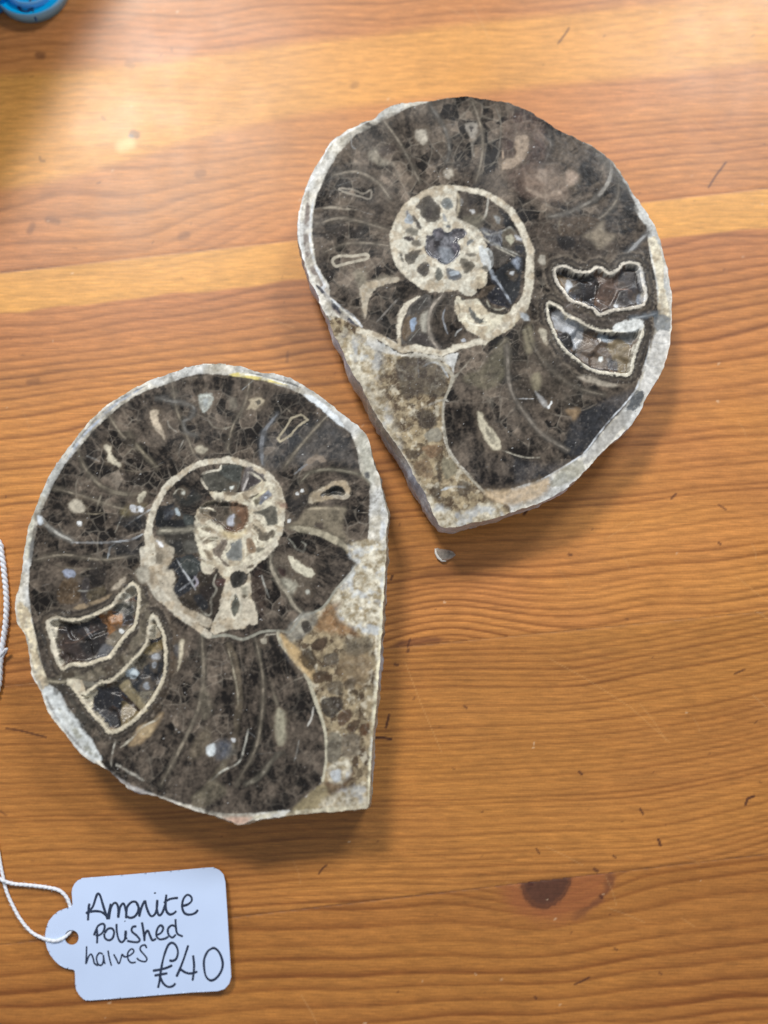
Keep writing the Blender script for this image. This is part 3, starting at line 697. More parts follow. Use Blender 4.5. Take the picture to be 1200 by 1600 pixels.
    f.poly("r1 660,790 760,800 800,860 820,940 720,980 660,900", 'plain', c=(134, 150, 172), a=.7, soft=3)
    f.poly("r2 180,440 440,420 400,500 380,560 320,600 230,520", 'plain', c=(120, 114, 98), a=.5, soft=5)
    # --- open chambers of the outer whorl
    c1 = "RC 150,220 240,200 330,245 440,245 520,205 615,262 680,230 740,172 850,178 880,240 895,330 915,430 905,515 820,545 700,560 600,580 530,605 470,550 380,515 290,480 220,400 165,320"
    c2 = "RC 85,530 120,515 200,560 250,620 340,655 430,710 540,745 650,750 800,740 890,690 885,790 840,900 810,1000 790,1105 700,1115 560,1098 450,1070 340,990 250,920 180,830 130,720 95,630"
    f.ring(c1); f.ring(c2)
    f.line("RC 240,520 330,600 440,660 560,690 700,660 860,610 1010,585", 15, (92, 84, 78), .8, 3, 3)
    f.line("RC 800,640 900,625 1015,600", 2, (130, 140, 150), .9, label='septum')
    f.line("RC 230,560 330,640 430,690", 3, (56, 50, 46), .6, 2)
    cv = f.newid('open_chamber')
    f.poly(c1, 'druse', label='crystal_lining', cav=True, h=.0014, soft=1)
    f.poly(c2, 'druse', label='crystal_lining', cav=True, h=.0014, soft=1)
    f.poly("RC 290,350 420,270 520,265 535,340 500,420 490,500 380,450 300,400", 'plain', c=(40, 36, 36), a=.9); f.poly("RC 170,260 220,240 265,290 260,350 230,370", 'plain', c=(118, 100, 76), a=.9)
    f.poly("RC 520,270 600,270 720,210 700,320 700,420 620,520 560,560 510,500 510,420 540,350", 'plain', c=(98, 80, 70), a=.9, soft=2); f.poly("RC 720,215 830,200 870,350 880,450 800,520 700,500 700,350", 'plain', c=(62, 58, 58), a=.85, soft=2)
    f.poly("RC 265,290 310,330 285,380 250,440 240,380", 'plain', c=(180, 194, 210), a=.9); f.line("RC 590,345 700,365 810,385", 2, (140, 120, 110), .8); f.poly("RC 660,510 700,500 700,530 665,540", 'plain', c=(205, 215, 225), soft=1)
    f.poly("RC 860,430 890,420 890,520 860,520", 'plain', c=(130, 150, 180), a=.8)
    f.poly("RC 130,580 200,570 330,660 400,720 390,800 340,870 310,880 300,800 220,740 150,700", 'plain', c=(168, 180, 196), a=.75, soft=2); f.poly("RC 205,760 260,745 310,800 310,860 270,885 220,850", 'plain', c=(36, 34, 34))
    f.poly("RC 420,740 520,750 600,840 640,920 650,1050 480,1040 350,960 360,900 400,820", 'plain', c=(92, 78, 66), a=.9, soft=2); f.poly("RC 600,850 680,790 800,850 800,960 770,1080 700,1090 660,980 620,900", 'plain', c=(128, 114, 90), a=.9, soft=2)
    f.poly("RC 520,760 600,770 680,770 660,800 590,830 530,800", 'plain', c=(110, 134, 156), a=.9); f.poly("RC 610,770 690,765 690,785 630,795", 'plain', c=(44, 40, 44)); f.poly("RC 700,760 840,740 810,850 740,800", 'plain', c=(120, 122, 122), a=.8, soft=2)
    f.poly("RC 535,950 565,955 560,985 535,985", 'plain', c=(220, 225, 225), soft=1); f.poly("RC 600,1010 690,980 690,1080 640,1080", 'plain', c=(66, 66, 74), a=.8)
    f.line(c1, 4.6, (214, 206, 192), 1, 1.9, 5.0, closed=True, label='chamber_lining'); f.line(c2, 4.4, (212, 205, 188), 1, 1.9, 5.0, closed=True, label='chamber_lining')
    f.line("RC 850,185 880,240 893,330 912,430 903,500", 7.5, (214, 214, 214), .95, 1.5, 2)
    f.poly("RC 660,690 740,660 870,645 905,690 880,750 760,762 660,755 640,730", 'plain', c=(206, 208, 206), label='chamber_lining'); f.line("RC 885,700 850,830 800,1010 785,1100", 6.5, (212, 208, 196), .95, 1.2, 1.5)
    f.line("RC 350,1140 470,1165 560,1200 700,1215", [9, 9, 6, 3], (165, 156, 142), .85, 3, 3); f.line("RC 110,820 180,920 270,1060 380,1130", 3, (120, 110, 98), .7, 2)
    for k, q in enumerate(("RC 200,960 260,950 280,1010 230,1020", "RC 330,1040 370,1020 390,1080 340,1090")): f.poly(q, 'plain', c=(52, 46, 42), a=.8, soft=2)
    f.poly("RC 20,100 60,110 70,170 30,180 5,150", 'plain', c=(170, 164, 152), a=.9, soft=2); f.poly("RC 20,730 70,740 80,820 50,840 20,780", 'plain', c=(186, 178, 160), a=.9, soft=2)
    f.poly("R4 270,370 310,380 330,420 290,410", 'plain', c=(170, 184, 196), a=.9, soft=2)
    # scratches
    rs = np.random.RandomState(5)
    for k in range(18):
        x = rs.uniform(500, 1000); y = rs.uniform(180, 760); a = rs.uniform(-.9, .4); l = rs.uniform(8, 40)
        f.line([(x, y), (x + l * .5, y + math.sin(a) * l * .5 + rs.uniform(-2, 2)), (x + l, y + math.sin(a) * l)], .5, (190, 190, 190), rs.uniform(.06, .30), .7, 0)
    f.shade_specks(450, rs)
    f.build(root, T_R)
    stone_body(root, out, T_R, [(520, 520, -.6), (560, 600, .0), (600, 668, .3), (640, 735, .7), (664, 780, .5), (690, 820, -.9), (780, 806, -1.0), (850, 785, -1.0), (1000, 640, -.9), (1050, 480, -.9), (900, 217, -.3), (700, 152, -.3), (500, 250, -.6), (465, 372, -.9), (495, 460, -.9)],
               ((190, 192, 206), (226, 230, 240), (186, 170, 152)), 2)
    return root
build_right()

# ------------------------------------------------------------------ left-hand fossil half
def build_left():
    out = resample(smooth(P("L2 100,33 190,38 280,55 350,80 480,95 560,125 650,180 750,250 860,340 940,400 990,460 1010,540 1030,620 1060,690 1080,790 1100,860 1112,950 1100,1030 1100,1100 "
                            "L4 1104,0 1100,60 1093,200 1085,350 1070,600 1050,850 1030,1050 1015,1250 1008,1400 1004,1455 980,1470 800,1485 600,1502 450,1520 340,1538 260,1560 210,1535 100,1500 "
                            "L3 1050,1470 960,1440 850,1398 700,1360 660,1320 560,1240 450,1180 400,1130 330,1040 240,920 200,810 150,720 138,650 108,490 65,420 50,300 80,180 98,20 "
                            "L1 75,1080 100,960 130,890 170,780 230,660 300,560 400,430 500,320 600,240 700,180 800,130 900,95 1000,60 1080,38 1150,30 1250,33"), 4, True), 2.6)
    k = np.arange(len(out)) * 3.
    out = out + np.stack([(fbm(k, k * 0 + 7, 9, 3, 8) - .5) * 4.0, (fbm(k, k * 0 + 60, 9, 3, 8) - .5) * 4.0], -1)
    loc = px(325, 925, 0.0)
    root = thing('ammonite_half', 'polished ammonite half, lower left, with brown spiral centre and straight cut edge on its right', 'fossil', loc, 'two polished halves of one ammonite')
    f = Face(out, STEP, 11, (358, 808))
    f.Lb[:] = f.newid('outer_shell'); f.C[:] = f.tex('rim', (slice(None), slice(None)))
    f.poly("L2 900,1060 1000,1050 1200,1060 L4 1200,0 1150,900 1100,1600 500,1560 560,1480 640,1400 730,1320 755,1200 755,1050 700,870 640,720 540,570 480,470 540,440 640,350 800,240 920,100", 'matrix', label='rock_matrix', rough=3)
    # outer whorl interior
    f.poly("L1 108,1200 130,1050 155,920 225,765 300,625 400,510 480,415 600,305 700,228 800,182 900,150 1000,112 1080,92 1200,92 L2 180,98 300,112 400,132 560,188 650,238 750,312 830,382 895,440 930,540 945,655 1005,730 1000,900 1000,1050 930,1080 "
           "L4 925,60 930,90 820,215 760,305 700,350 620,360 545,445 492,470 505,510 540,570 600,650 660,740 700,860 748,980 760,1060 760,1200 742,1310 700,1355 620,1425 560,1475 400,1490 220,1498 100,1480 0,1452 L3 960,1425 850,1388 700,1340 620,1300 540,1210 500,1110 420,980 340,880 290,790 240,760 210,700 180,560 145,400 125,250 130,100", 'dark', label=0, rough=1.5, soft=1.3, curve=False)
    f.poly("L1 1000,120 1180,95 L2 300,118 560,195 740,310 880,440 925,540 940,640 700,640 620,420 420,220 200,170 L1 1000,240 820,250 640,330 500,430 480,420 700,240", 'smoke', a=.75, soft=10)
    f.poly("L1 480,420 560,440 420,640 330,800 300,930 150,930 220,770 300,630", 'smoke', a=.7, soft=9)
    f.poly("L2 560,420 760,360 880,460 925,560 930,640 760,600 600,640", 'plain', c=(78, 84, 92), a=.4, soft=12); f.poly("L2 360,460 560,420 640,560 520,640 400,640", 'plain', c=(84, 88, 96), a=.35, soft=10)
    f.poly("L4 250,520 480,500 600,650 700,860 750,1000 755,1200 740,1310 620,1420 560,1470 220,1490 60,1480 180,1290 260,1180 250,900", 'smoke', a=.9, soft=5)
    f.poly("L3 640,1180 900,1020 1164,1100 L4 200,1180 60,1400 0,1440 L3 960,1420 700,1330", 'smoke', a=.7, soft=8)
    f.poly("L4 100,600 240,640 250,880 200,1150 60,1220 0,1150 -60,1000 40,800", 'dark', a=.8, soft=6)
    f.poly("L1 120,960 300,1060 380,1090 340,1200 100,1200", 'smoke', a=.7, soft=6)
    # blobs and septa, outer whorl (clockwise from left)
    f.line("L1 560,330 640,450 740,540 840,640", [2,2.5,2.5,2], (150, 140, 124), .5, label='septum')
    f.line("L1 935,150 960,300 1010,430 1060,560", [2,2.5,2.5,2], (150, 140, 124), .5, label='septum')
    f.line("L2 300,120 275,260 200,400 170,540", [2,2.5,2.5,2], (150, 140, 124), .5, label='septum')
    f.line("L1 240,760 420,810 600,870 770,900", [2,2.5,2.5,2], (150, 140, 124), .5, label='septum')
    f.line("L1 130,1180 300,1150 520,1180 730,1150", [2,2.5,2.5,2], (150, 140, 124), .5, label='septum')
    f.line("L2 760,330 640,460 560,560 500,640", [2,2.5,2.5,2], (150, 140, 124), .5, label='septum')
    f.line("L3 1110,480 1120,700 1090,900 1000,1100 880,1330", [3,4,4,4,3], (150, 140, 124), .5, label='septum')
    f.line("L4 360,500 400,700 400,900 360,1130 250,1330", [2,3,3,3,2], (150, 140, 124), .5, label='septum')
    f.poly("L1 330,850 370,825 410,850 420,900 370,905 335,885", 'plain', c=(205, 196, 178), a=.95, soft=3)
    f.line("L1 400,905 480,912 540,905", 2.5, (140, 130, 112), .7); f.line("L1 375,830 370,740 390,690", 2, (132, 124, 112), .6)
    f.line("L1 150,920 200,980 270,1030 350,1070", [8, 5, 3, 3], (168, 166, 160), .85, label='septum')
    f.line("L1 350,1078 450,1080 560,1078 640,1070 700,1060 760,1030", 4, (188, 196, 206), .95, .8)
    f.line("L1 655,985 720,940 800,890 880,845 960,810 1090,790", 3, (176, 178, 180), .9)
    f.line("L1 555,1170 570,1110 600,1080", 3, (170, 190, 205), .8); f.line("L1 600,1020 640,930 700,870", 2.5, (130, 126, 116), .7)
    f.poly("L1 535,510 575,520 580,560 630,620 620,635 560,600 555,560", 'plain', c=(200, 192, 172), a=.95, soft=2)
    f.line("L1 430,570 480,590 515,608", 3, (165, 165, 162), .8); f.line("L1 530,770 500,850 490,900", 3, (138, 130, 116), .8); f.line("L1 575,790 540,850 505,900", 3, (138, 130, 116), .8); f.line("L1 480,750 440,820", 2.5, (130, 122, 110), .7)
    f.line("L1 380,530 410,620 460,690 520,750 600,785 680,795 780,790", [2, 2, 3, 4, 5, 5, 4], (124, 116, 102), .75, label='septum')
    f.poly("L1 740,790 780,785 745,850 730,830", 'plain', c=(195, 188, 168), a=.95, soft=1.5)
    f.poly("L1 805,310 850,305 855,350 890,470 870,450 820,390 805,350", 'plain', c=(194, 180, 160), a=.95, soft=2)
    f.poly("L1 1090,220 1130,205 1170,215 1165,260 1125,320 1100,280", 'plain', c=(196, 202, 196), a=.95, soft=2.5); f.poly("L1 1110,240 1145,235 1130,290", 'plain', c=(150, 165, 165), a=.8, soft=2)
    f.poly("L1 1070,530 1100,510 1140,535 1100,555", 'plain', c=(196, 188, 168), a=.9, soft=2.5)
    f.line("L1 680,440 720,500 770,560 830,620", [2, 3, 3, 2], (128, 120, 104), .7, label='septum'); f.line("L1 680,420 800,400 850,420", 2, (112, 106, 96), .6)
    f.line("L1 650,580 700,530 730,560", 2, (126, 118, 104), .6); f.line("L1 640,650 740,665 820,640 880,620", 2, (120, 112, 98), .6)
    for q in ("L1 700,560 740,540 770,600 720,620", "L1 650,690 740,680 780,730 660,720", "L1 880,625 905,625 900,655 875,650", "L1 640,480 720,470 700,520"):
        f.poly(q, 'plain', c=(44, 38, 34), a=.75, soft=3)
    f.line("L1 905,360 920,400 970,435", 2, (146, 140, 130), .7); f.line("L1 1000,480 975,540 980,580", 2.5, (138, 134, 126), .7); f.line("L1 840,230 920,250 1000,260 1060,290 1040,350 1000,370 1020,430 1080,450", 3, (132, 130, 126), .6, label='septum')
    f.poly("L1 630,890 700,855 780,860 730,900 660,930", 'plain', c=(120, 110, 80), a=.7, soft=4)
    f.poly("L1 690,860 720,865 720,895 700,895", 'plain', c=(210, 220, 240), soft=1.5); f.poly("L1 735,870 765,870 765,900 740,900", 'plain', c=(215, 225, 240), soft=1.5)
    f.poly("L1 630,930 780,920 760,1000 620,980", 'plain', c=(36, 38, 42), a=.6, soft=5); f.poly("L1 375,955 400,955 400,975 378,975", 'plain', c=(225, 230, 232), soft=1)
    f.poly("L1 560,1080 760,1040 750,1160 620,1150", 'plain', c=(40, 44, 52), a=.6, soft=6)
    # L2 side
    f.line("L2 50,350 90,400 150,412 200,395", 3, (126, 120, 108), .7); f.line("L2 60,450 130,480 180,500 240,470", 2, (116, 108, 98), .6)
    f.poly("L2 300,240 370,235 385,255 330,300 310,290 280,300 300,265", 'plain', c=(176, 164, 142), a=.95, soft=2); f.poly("L2 330,250 365,248 350,270", 'plain', c=(100, 94, 84), soft=1.2)
    f.poly("L2 175,230 220,240 225,290 180,290", 'plain', c=(126, 120, 108), a=.6, soft=4)
    f.line("L2 460,330 420,380 385,430 370,500 372,560 375,620", [3, 4, 6, 6, 5, 5], (120, 122, 126), .7, label='septum')
    f.line("L2 600,330 640,360 580,400 540,450 480,488 465,470 510,410 545,350", 3.6, (172, 162, 140), .95, closed=True, curve=False); f.line("L2 500,280 560,330 600,335", 2.5, (140, 132, 118), .7)
    f.poly("L2 590,340 615,342 610,360 590,355", 'plain', c=(50, 46, 42), soft=1)
    f.line("L2 255,185 320,130", 2.5, (170, 172, 170), .7)
    f.poly("L2 650,580 720,570 750,600 720,610 690,600 620,640", 'plain', c=(146, 132, 118), a=.8, soft=2)
    f.line("L2 560,680 620,630 640,620", 3, (130, 138, 150), .7); f.line("L2 600,720 660,670 760,650 880,665 960,690 1005,735", [2, 3, 3, 3, 4, 4], (124, 118, 104), .75, label='septum')
    f.poly("L2 640,700 780,665 960,700 1000,760 1000,880 880,860 880,760 820,720 700,780 620,800", 'smoke', a=.8, soft=4)
    tri = "L2 665,810 700,780 760,755 800,735 850,735 870,770 860,805 800,808 720,812 670,830"
    f.poly("L2 650,800 700,770 800,720 860,715 890,770 870,820 800,822 660,850", 'cream', c=(168, 156, 134), a=.9, soft=1.5, label='chamber_lining')
    f.poly("L2 710,800 790,748 830,745 860,770 850,800 800,800 730,805", 'plain', c=(48, 48, 46), label='crystal_lining', cav=True, h=.0015)
    f.poly("L2 590,940 640,880 760,870 860,875 860,920 850,1000 900,1050 860,1080 740,1030 540,1000 540,960", 'plain', c=(138, 128, 110), a=.75, soft=4)
    f.poly("L2 680,970 730,960 730,1000 690,990", 'plain', c=(70, 60, 56), a=.8, soft=2); f.line("L2 640,885 700,878 860,880", 4, (176, 164, 142), .8, 2)
    f.poly("L2 860,900 990,890 1000,1050 900,1080 850,1000", 'dark', a=.7, soft=4); f.line("L2 880,900 1000,905", 2, (130, 122, 110), .7)
    f.line("L2 540,990 620,1005 700,1020 780,1055 840,1090 900,1150 L4 930,90", [12, 9, 9, 11, 9, 6, 5], (166, 158, 138), .95, 1.2, 2, label='septum')
    f.poly("L2 560,760 660,740 660,800 560,960 540,900", 'plain', c=(40, 38, 38), a=.7, soft=4)
    for q in ("L2 570,790 585,785 588,800 572,800", "L2 600,765 615,765 615,780 600,780", "L2 525,945 540,945 540,960 525,960"): f.poly(q, 'plain', c=(230, 232, 232), soft=.8)
    # chamber below that septum
    f.poly("L2 560,1050 700,1050 840,1110 900,1170 L4 930,85 820,210 770,300 700,345 620,355 560,280 500,190 460,110 470,0", 'smoke', a=.85, soft=3)
    f.line("l4 890,70 960,150 1000,210 1080,245 1110,160 1060,120", 3.6, (140, 138, 128), .85, curve=False)
    f.poly("l4 720,260 880,280 960,430 1200,520 1200,600 1080,760 900,740 780,600 720,420", 'plain', c=(110, 100, 88), a=.6, soft=5)
    f.poly("l4 905,290 960,310 1080,400 1190,450 1200,530 1110,530 980,450 930,380", 'plain', c=(206, 200, 180), a=1, soft=1.5); f.poly("l4 820,560 920,570 1000,640 960,720 890,720 840,640", 'plain', c=(180, 176, 160), a=.9, soft=4)
    f.poly("l4 790,440 860,460 860,520 800,500", 'plain', c=(70, 54, 50), soft=2); f.line("l4 980,570 1020,640 1060,640", 3.5, (190, 186, 168), .9)
    f.poly("l4 1110,690 1150,690 1150,740 1110,740", 'plain', c=(190, 190, 180), a=.9, soft=2)
    f.line("l4 700,280 700,400 780,580 900,740 960,860 1060,960", [2, 3, 5, 4, 4, 3], (160, 152, 136), .95, label='septum')
    f.line("l4 590,520 620,620 680,780", 3, (190, 190, 182), .9); f.poly("l4 500,480 580,400 600,560 640,780 600,1050 540,900 480,640", 'plain', c=(60, 48, 42), a=.6, soft=5)
    # spiral wall thin line below the centre
    f.line("L3 1000,380 1100,440 1164,480 L4 60,475 100,490 200,482 290,505 400,462 500,458 560,462 620,380 700,350 760,308 820,220 900,135 930,90", [8, 6, 4, 4, 4, 4, 4, 3, 3, 3, 3, 3, 3, 3, 3, 2], (150, 148, 136), .9, label='whorl_wall')
    f.line("L4 410,500 425,480 480,475", 3, (170, 164, 150), .8); f.poly("L4 395,508 420,505 420,525 398,525", 'plain', c=(190, 182, 165), soft=1.5)
    # lower septa
    f.line("L4 205,530 235,620 258,740 268,860 255,980 245,1060", [12, 12, 11, 10, 8, 7], (104, 94, 80), .85, 2.5, 3, label='septum'); f.line("L4 205,560 235,680 258,800 262,880", 3, (156, 148, 130), .8)
    f.line("L4 245,1060 200,1180 130,1290 60,1370 0,1410", [7, 8, 9, 9, 8], (104, 96, 82), .85, 2.5, 3, label='septum')
    f.line("L4 320,1015 300,1110 265,1205 170,1255 110,1310", 3.2, (170, 168, 158), .9)
    f.line("L4 445,740 470,830 490,900", 5, (120, 112, 98), .8, 3, 3); f.line("L4 485,805 560,750 640,715", 2.4, (130, 122, 110), .8)
    f.poly("L4 485,900 520,920 530,1010 525,1090 490,1100 475,1000", 'plain', c=(166, 160, 140), a=.95, soft=4)
    f.line("L4 500,1150 440,1210 390,1280 310,1330", [5, 5, 5, 8], (116, 110, 98), .85, 2, 2, label='septum'); f.line("L4 690,890 680,950 655,1000", 3, (175, 172, 165), .9); f.line("L4 608,1080 595,1150 580,1200", 3, (160, 160, 155), .8)
    f.poly("L4 60,780 100,820 110,920 60,960 50,880", 'plain', c=(116, 108, 94), a=.7, soft=5); f.line("L4 155,890 240,870", 2.5, (132, 126, 114), .8)
    f.poly("L4 85,1110 130,1100 135,1150 100,1170 80,1140", 'plain', c=(205, 222, 230), a=1, soft=2); f.poly("L4 130,1100 220,1080 220,1160 140,1190", 'plain', c=(90, 100, 124), a=.6, soft=5); f.poly("L4 225,1070 245,1070 245,1090 228,1090", 'plain', c=(200, 205, 210), soft=1)
    f.poly("L3 1060,1100 1140,1000 1164,1080 1110,1160 1040,1180", 'plain', c=(112, 102, 86), a=.6, soft=6)
    f.poly("L4 0,1400 60,1370 130,1310 200,1370 120,1430 20,1470", 'plain', c=(116, 108, 92), a=.6, soft=4)
    f.poly("L4 500,480 560,560 620,650 560,640 510,560", 'plain', c=(64, 74, 92), a=.5, soft=5)
    f.line("L4 490,470 505,520 545,580 610,655 660,730 700,850 745,980 762,1080 762,1200 742,1310", [6, 6, 5, 6, 5, 5, 4, 3.4, 3.2, 3.2], (186, 180, 160), .95, label='whorl_wall')
    # rock matrix
    f.poly("L4 930,90 1000,0 1120,0 1110,300 1100,480 1010,480 940,440 860,400 800,300 840,220", 'crust', a=.95, soft=5); f.poly("L4 860,330 980,300 1000,480 960,470 820,390", 'crust', c=(200, 214, 232), a=.5, soft=6)
    f.poly("L4 760,330 840,300 820,380 910,440 960,500 900,480 780,470 700,440", 'plain', c=(140, 106, 74), a=.75, soft=6)
    f.poly("L4 500,480 540,500 640,600 700,700 690,740 640,700 540,580", 'plain', c=(196, 168, 124), a=.8, soft=3); f.poly("L4 600,600 680,560 710,640 660,680", 'plain', c=(52, 42, 32), a=.85, soft=3)
    f.poly("L4 540,450 620,360 700,350 700,420 620,500 560,520", 'plain', c=(150, 148, 140), a=.7, soft=4)
    f.poly("L4 850,600 1000,560 1010,700 960,780 850,740", 'plain', c=(140, 120, 92), a=.7, soft=5); f.poly("L4 870,510 1000,490 1030,560 900,600", 'plain', c=(108, 100, 86), a=.7, soft=4)
    for q, c_ in (("L4 620,410 660,400 680,440 640,470", (50, 44, 40)), ("L4 700,510 770,490 750,560 680,560", (62, 48, 38)), ("L4 750,600 820,580 830,640 760,650", (84, 76, 66)), ("L4 690,700 770,690 780,730 700,760", (74, 58, 44)),
                  ("L4 740,850 830,830 860,880 800,950 740,920", (52, 46, 42)), ("L4 830,930 900,900 900,960 840,1000", (78, 60, 48)), ("L4 890,980 960,960 930,1030 890,1020", (70, 54, 42)), ("L4 870,740 930,730 920,780 870,790", (88, 76, 62)),
                  ("L4 960,1000 1010,980 990,1050 960,1040", (92, 66, 46)), ("L4 770,760 850,740 850,820 780,810", (98, 88, 74)), ("L4 780,1040 850,1060 840,1180 770,1200", (112, 106, 94)), ("L4 860,1060 950,1050 940,1160 860,1170", (118, 108, 94))):
        f.poly(q, 'plain', c=c_, a=.9, soft=1.8, rough=1.5, label='crystal')
    f.poly("L4 850,560 1000,540 1010,720 870,740", 'dark', a=.25, soft=6)
    f.poly("L4 780,1230 880,1180 900,1260 850,1330 780,1320", 'crust', a=.8, soft=4); f.poly("L4 790,1260 840,1250 840,1310 800,1310", 'plain', c=(186, 204, 222), a=.8, soft=2)
    f.poly("L4 760,1310 850,1320 920,1260 860,1370 780,1390", 'plain', c=(96, 76, 58), a=.8, soft=4); f.poly("L4 600,1440 740,1330 770,1400 700,1470 580,1490", 'plain', c=(142, 130, 102), a=.85, soft=3)
    f.poly("L4 760,1400 1000,1330 1010,1460 760,1480", 'crust', a=.6, soft=5); f.line("L4 890,1420 980,1390", 4, (90, 82, 74), .7, 2, 3)
    f.poly("L4 1095,200 1040,500 1045,620 1020,1000 1010,1300 1000,1470 1120,1500 1180,0 1095,0", 'crust', c=WARM, a=.95, soft=2.5, label='shell_layer'); f.line("L4 1100,60 1083,350 1068,600 1048,850 1028,1050 1014,1250 1004,1450", 6, (232, 224, 196), .8, 2, 3)
    f.line("L4 1000,1450 800,1475 600,1492 450,1505 340,1520", 7, (205, 198, 176), .9, 2, 4); f.poly("L4 180,1520 340,1520 270,1560", 'plain', c=(190, 158, 140), a=.9, soft=3)
    f.poly("L2 980,450 1100,900 1110,1000 1100,1100 1000,1090 1010,900 1020,740 960,680 945,560 900,440", 'rim', label='shell_layer'); f.poly("L2 930,440 990,470 1040,700 1000,720 960,640", 'plain', c=(146, 148, 136), a=.5, soft=5)
    f.poly("L2 975,670 1000,660 1000,700 980,700", 'plain', c=(90, 90, 90), soft=2); f.line("L2 1080,860 1085,960 1075,1060", 8, (214, 222, 228), .7, 2, 4)
    f.poly("L2 900,1080 1000,1060 1090,1100 1100,1190 1000,1200 900,1180 870,1110", 'crust', a=.9, soft=3)
    # outer rim details
    f.line("L2 620,210 700,260 780,330 850,400", [8, 8, 9, 8], (208, 222, 232), .9, 1.5, 3); f.line("L2 180,95 260,98 400,125 520,155", [4, 6, 5, 2], (220, 205, 130), .8, 1.5); f.line("L2 300,85 400,110 520,140 600,170", 3, (110, 110, 108), .8); f.line("L2 240,90 360,105 540,158", 2.2, (240, 240, 235), .8)
    f.line("L1 760,170 700,205 600,270 500,365 400,470 320,590", 5, (160, 180, 214), .8, 1.5, 2); f.line("L1 800,150 640,230 520,320 420,430 300,580", 3, (120, 124, 130), .6, 1, 2)
    f.line("L1 130,900 200,760 290,600", 6, (190, 192, 186), .7, 2, 2); f.line("L1 80,1180 95,1050 120,930", 7, (206, 204, 190), .8, 2)
    f.poly("L1 140,920 170,925 175,965 150,970", 'plain', c=(205, 225, 245), soft=2)
    f.poly("L3 60,300 118,320 150,430 185,580 215,690 236,760 200,790 160,720 145,640 120,500 75,420", 'cream', c=(232, 220, 190), label='shell_layer')
    f.line("L3 150,650 180,740 205,790", 4, (150, 148, 142), .7, 2, 3)
    f.poly("L3 225,775 290,790 345,890 430,990 505,1110 545,1190 480,1185 400,1120 330,1030 245,910 210,820", 'plain', c=(208, 212, 212), label='shell_layer'); f.line("L3 300,900 380,1010 450,1110 520,1180", 9, (160, 160, 150), .7, 3, 4); f.line("L3 220,820 280,940 360,1050 450,1150", 4, (120, 112, 104), .6, 2, 3)
    f.poly("L3 540,1130 640,1180 620,1260 560,1230", 'smoke', a=.8, soft=2); f.line("L3 560,1240 660,1320 760,1370 960,1435", 7, (164, 160, 158), .7, 2, 4)
    f.line("L3 625,1220 720,1270 780,1310", 4, (176, 172, 162), .7, 2, 5); f.line("L3 640,1050 615,1100 598,1180 596,1230", 2.6, (180, 176, 165), .9)
    # --- inner whorls
    wa = f.newid('whorl_wall')
    f.poly("W 232,830 236,805 258,765 285,735 320,720 355,715 395,725 425,745 440,775 445,815 435,845 410,875 395,900 395,960 400,985 320,983 280,960 245,920 232,880", 'smoke', label=0)
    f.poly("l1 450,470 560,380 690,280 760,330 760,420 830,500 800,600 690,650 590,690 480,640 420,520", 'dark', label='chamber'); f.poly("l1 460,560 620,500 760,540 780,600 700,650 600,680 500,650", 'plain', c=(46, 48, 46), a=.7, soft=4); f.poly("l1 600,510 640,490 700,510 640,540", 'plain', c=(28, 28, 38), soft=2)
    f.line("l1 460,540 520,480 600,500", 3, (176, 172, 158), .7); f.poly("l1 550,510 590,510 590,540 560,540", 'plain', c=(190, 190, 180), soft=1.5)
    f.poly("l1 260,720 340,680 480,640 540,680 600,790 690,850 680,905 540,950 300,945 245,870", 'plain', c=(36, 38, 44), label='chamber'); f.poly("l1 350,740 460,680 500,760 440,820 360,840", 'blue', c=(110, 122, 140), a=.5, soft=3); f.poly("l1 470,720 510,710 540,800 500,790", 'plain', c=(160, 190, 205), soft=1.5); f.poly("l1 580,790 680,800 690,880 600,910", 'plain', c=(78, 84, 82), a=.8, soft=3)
    f.poly("l3 290,20 690,10 720,120 775,240 640,260 500,280 400,190 310,100", 'plain', c=(74, 70, 64), label='chamber'); f.poly("l3 480,110 560,120 560,250 480,250 400,180", 'plain', c=(42, 42, 42), a=.8, soft=3); f.poly("l3 580,130 700,120 760,230 600,240", 'plain', c=(96, 94, 88), a=.7, soft=3)
    f.poly("l3 385,430 480,330 560,300 640,280 720,300 800,420 740,520 720,600 700,660 560,750 460,790 455,680 520,560 470,470 400,460", 'plain', c=(44, 48, 60), label='chamber'); f.poly("l3 540,330 640,290 720,310 790,420 700,520 560,480", 'plain', c=(70, 74, 72), a=.85, soft=3)
    f.line("l3 490,320 560,440 640,560 690,640 760,750 830,830", [2, 3, 4, 3, 3, 2], (170, 178, 186), .9); f.line("l3 520,700 600,640 700,560 820,420", 3.2, (132, 136, 146), .8); f.line("l3 470,470 600,340", 2.5, (120, 116, 108), .7)
    f.poly("l3 720,520 820,440 960,500 1080,560 1030,760 980,920 880,1080 860,1020 760,960 640,985 500,830 600,740 720,680", 'plain', c=(70, 62, 54), label='chamber'); f.poly("l3 700,760 800,740 870,860 840,930 760,900", 'plain', c=(40, 42, 50), a=.9, soft=2); f.poly("l3 760,680 900,620 950,700 880,820 780,740", 'plain', c=(48, 42, 40), a=.8, soft=3)
    f.line("l3 960,500 930,600 960,700 900,800 900,960 840,980 760,900", 4, (150, 146, 134), .8, 1, 2); f.poly("l3 950,570 1080,550 1060,640 960,640", 'plain', c=(88, 66, 62), a=.8, soft=2); f.line("l3 700,520 740,600 700,660", 4, (150, 146, 156), .8)
    f.poly("LQ 90,620 150,600 210,640 262,680 240,770 215,810 262,830 275,880 258,960 330,1060 440,1110 520,1150 500,1200 380,1160 260,1090 160,1000 95,880 70,740", 'cream', c=(190, 180, 162), a=.9, soft=2.5, rough=4, label=wa)
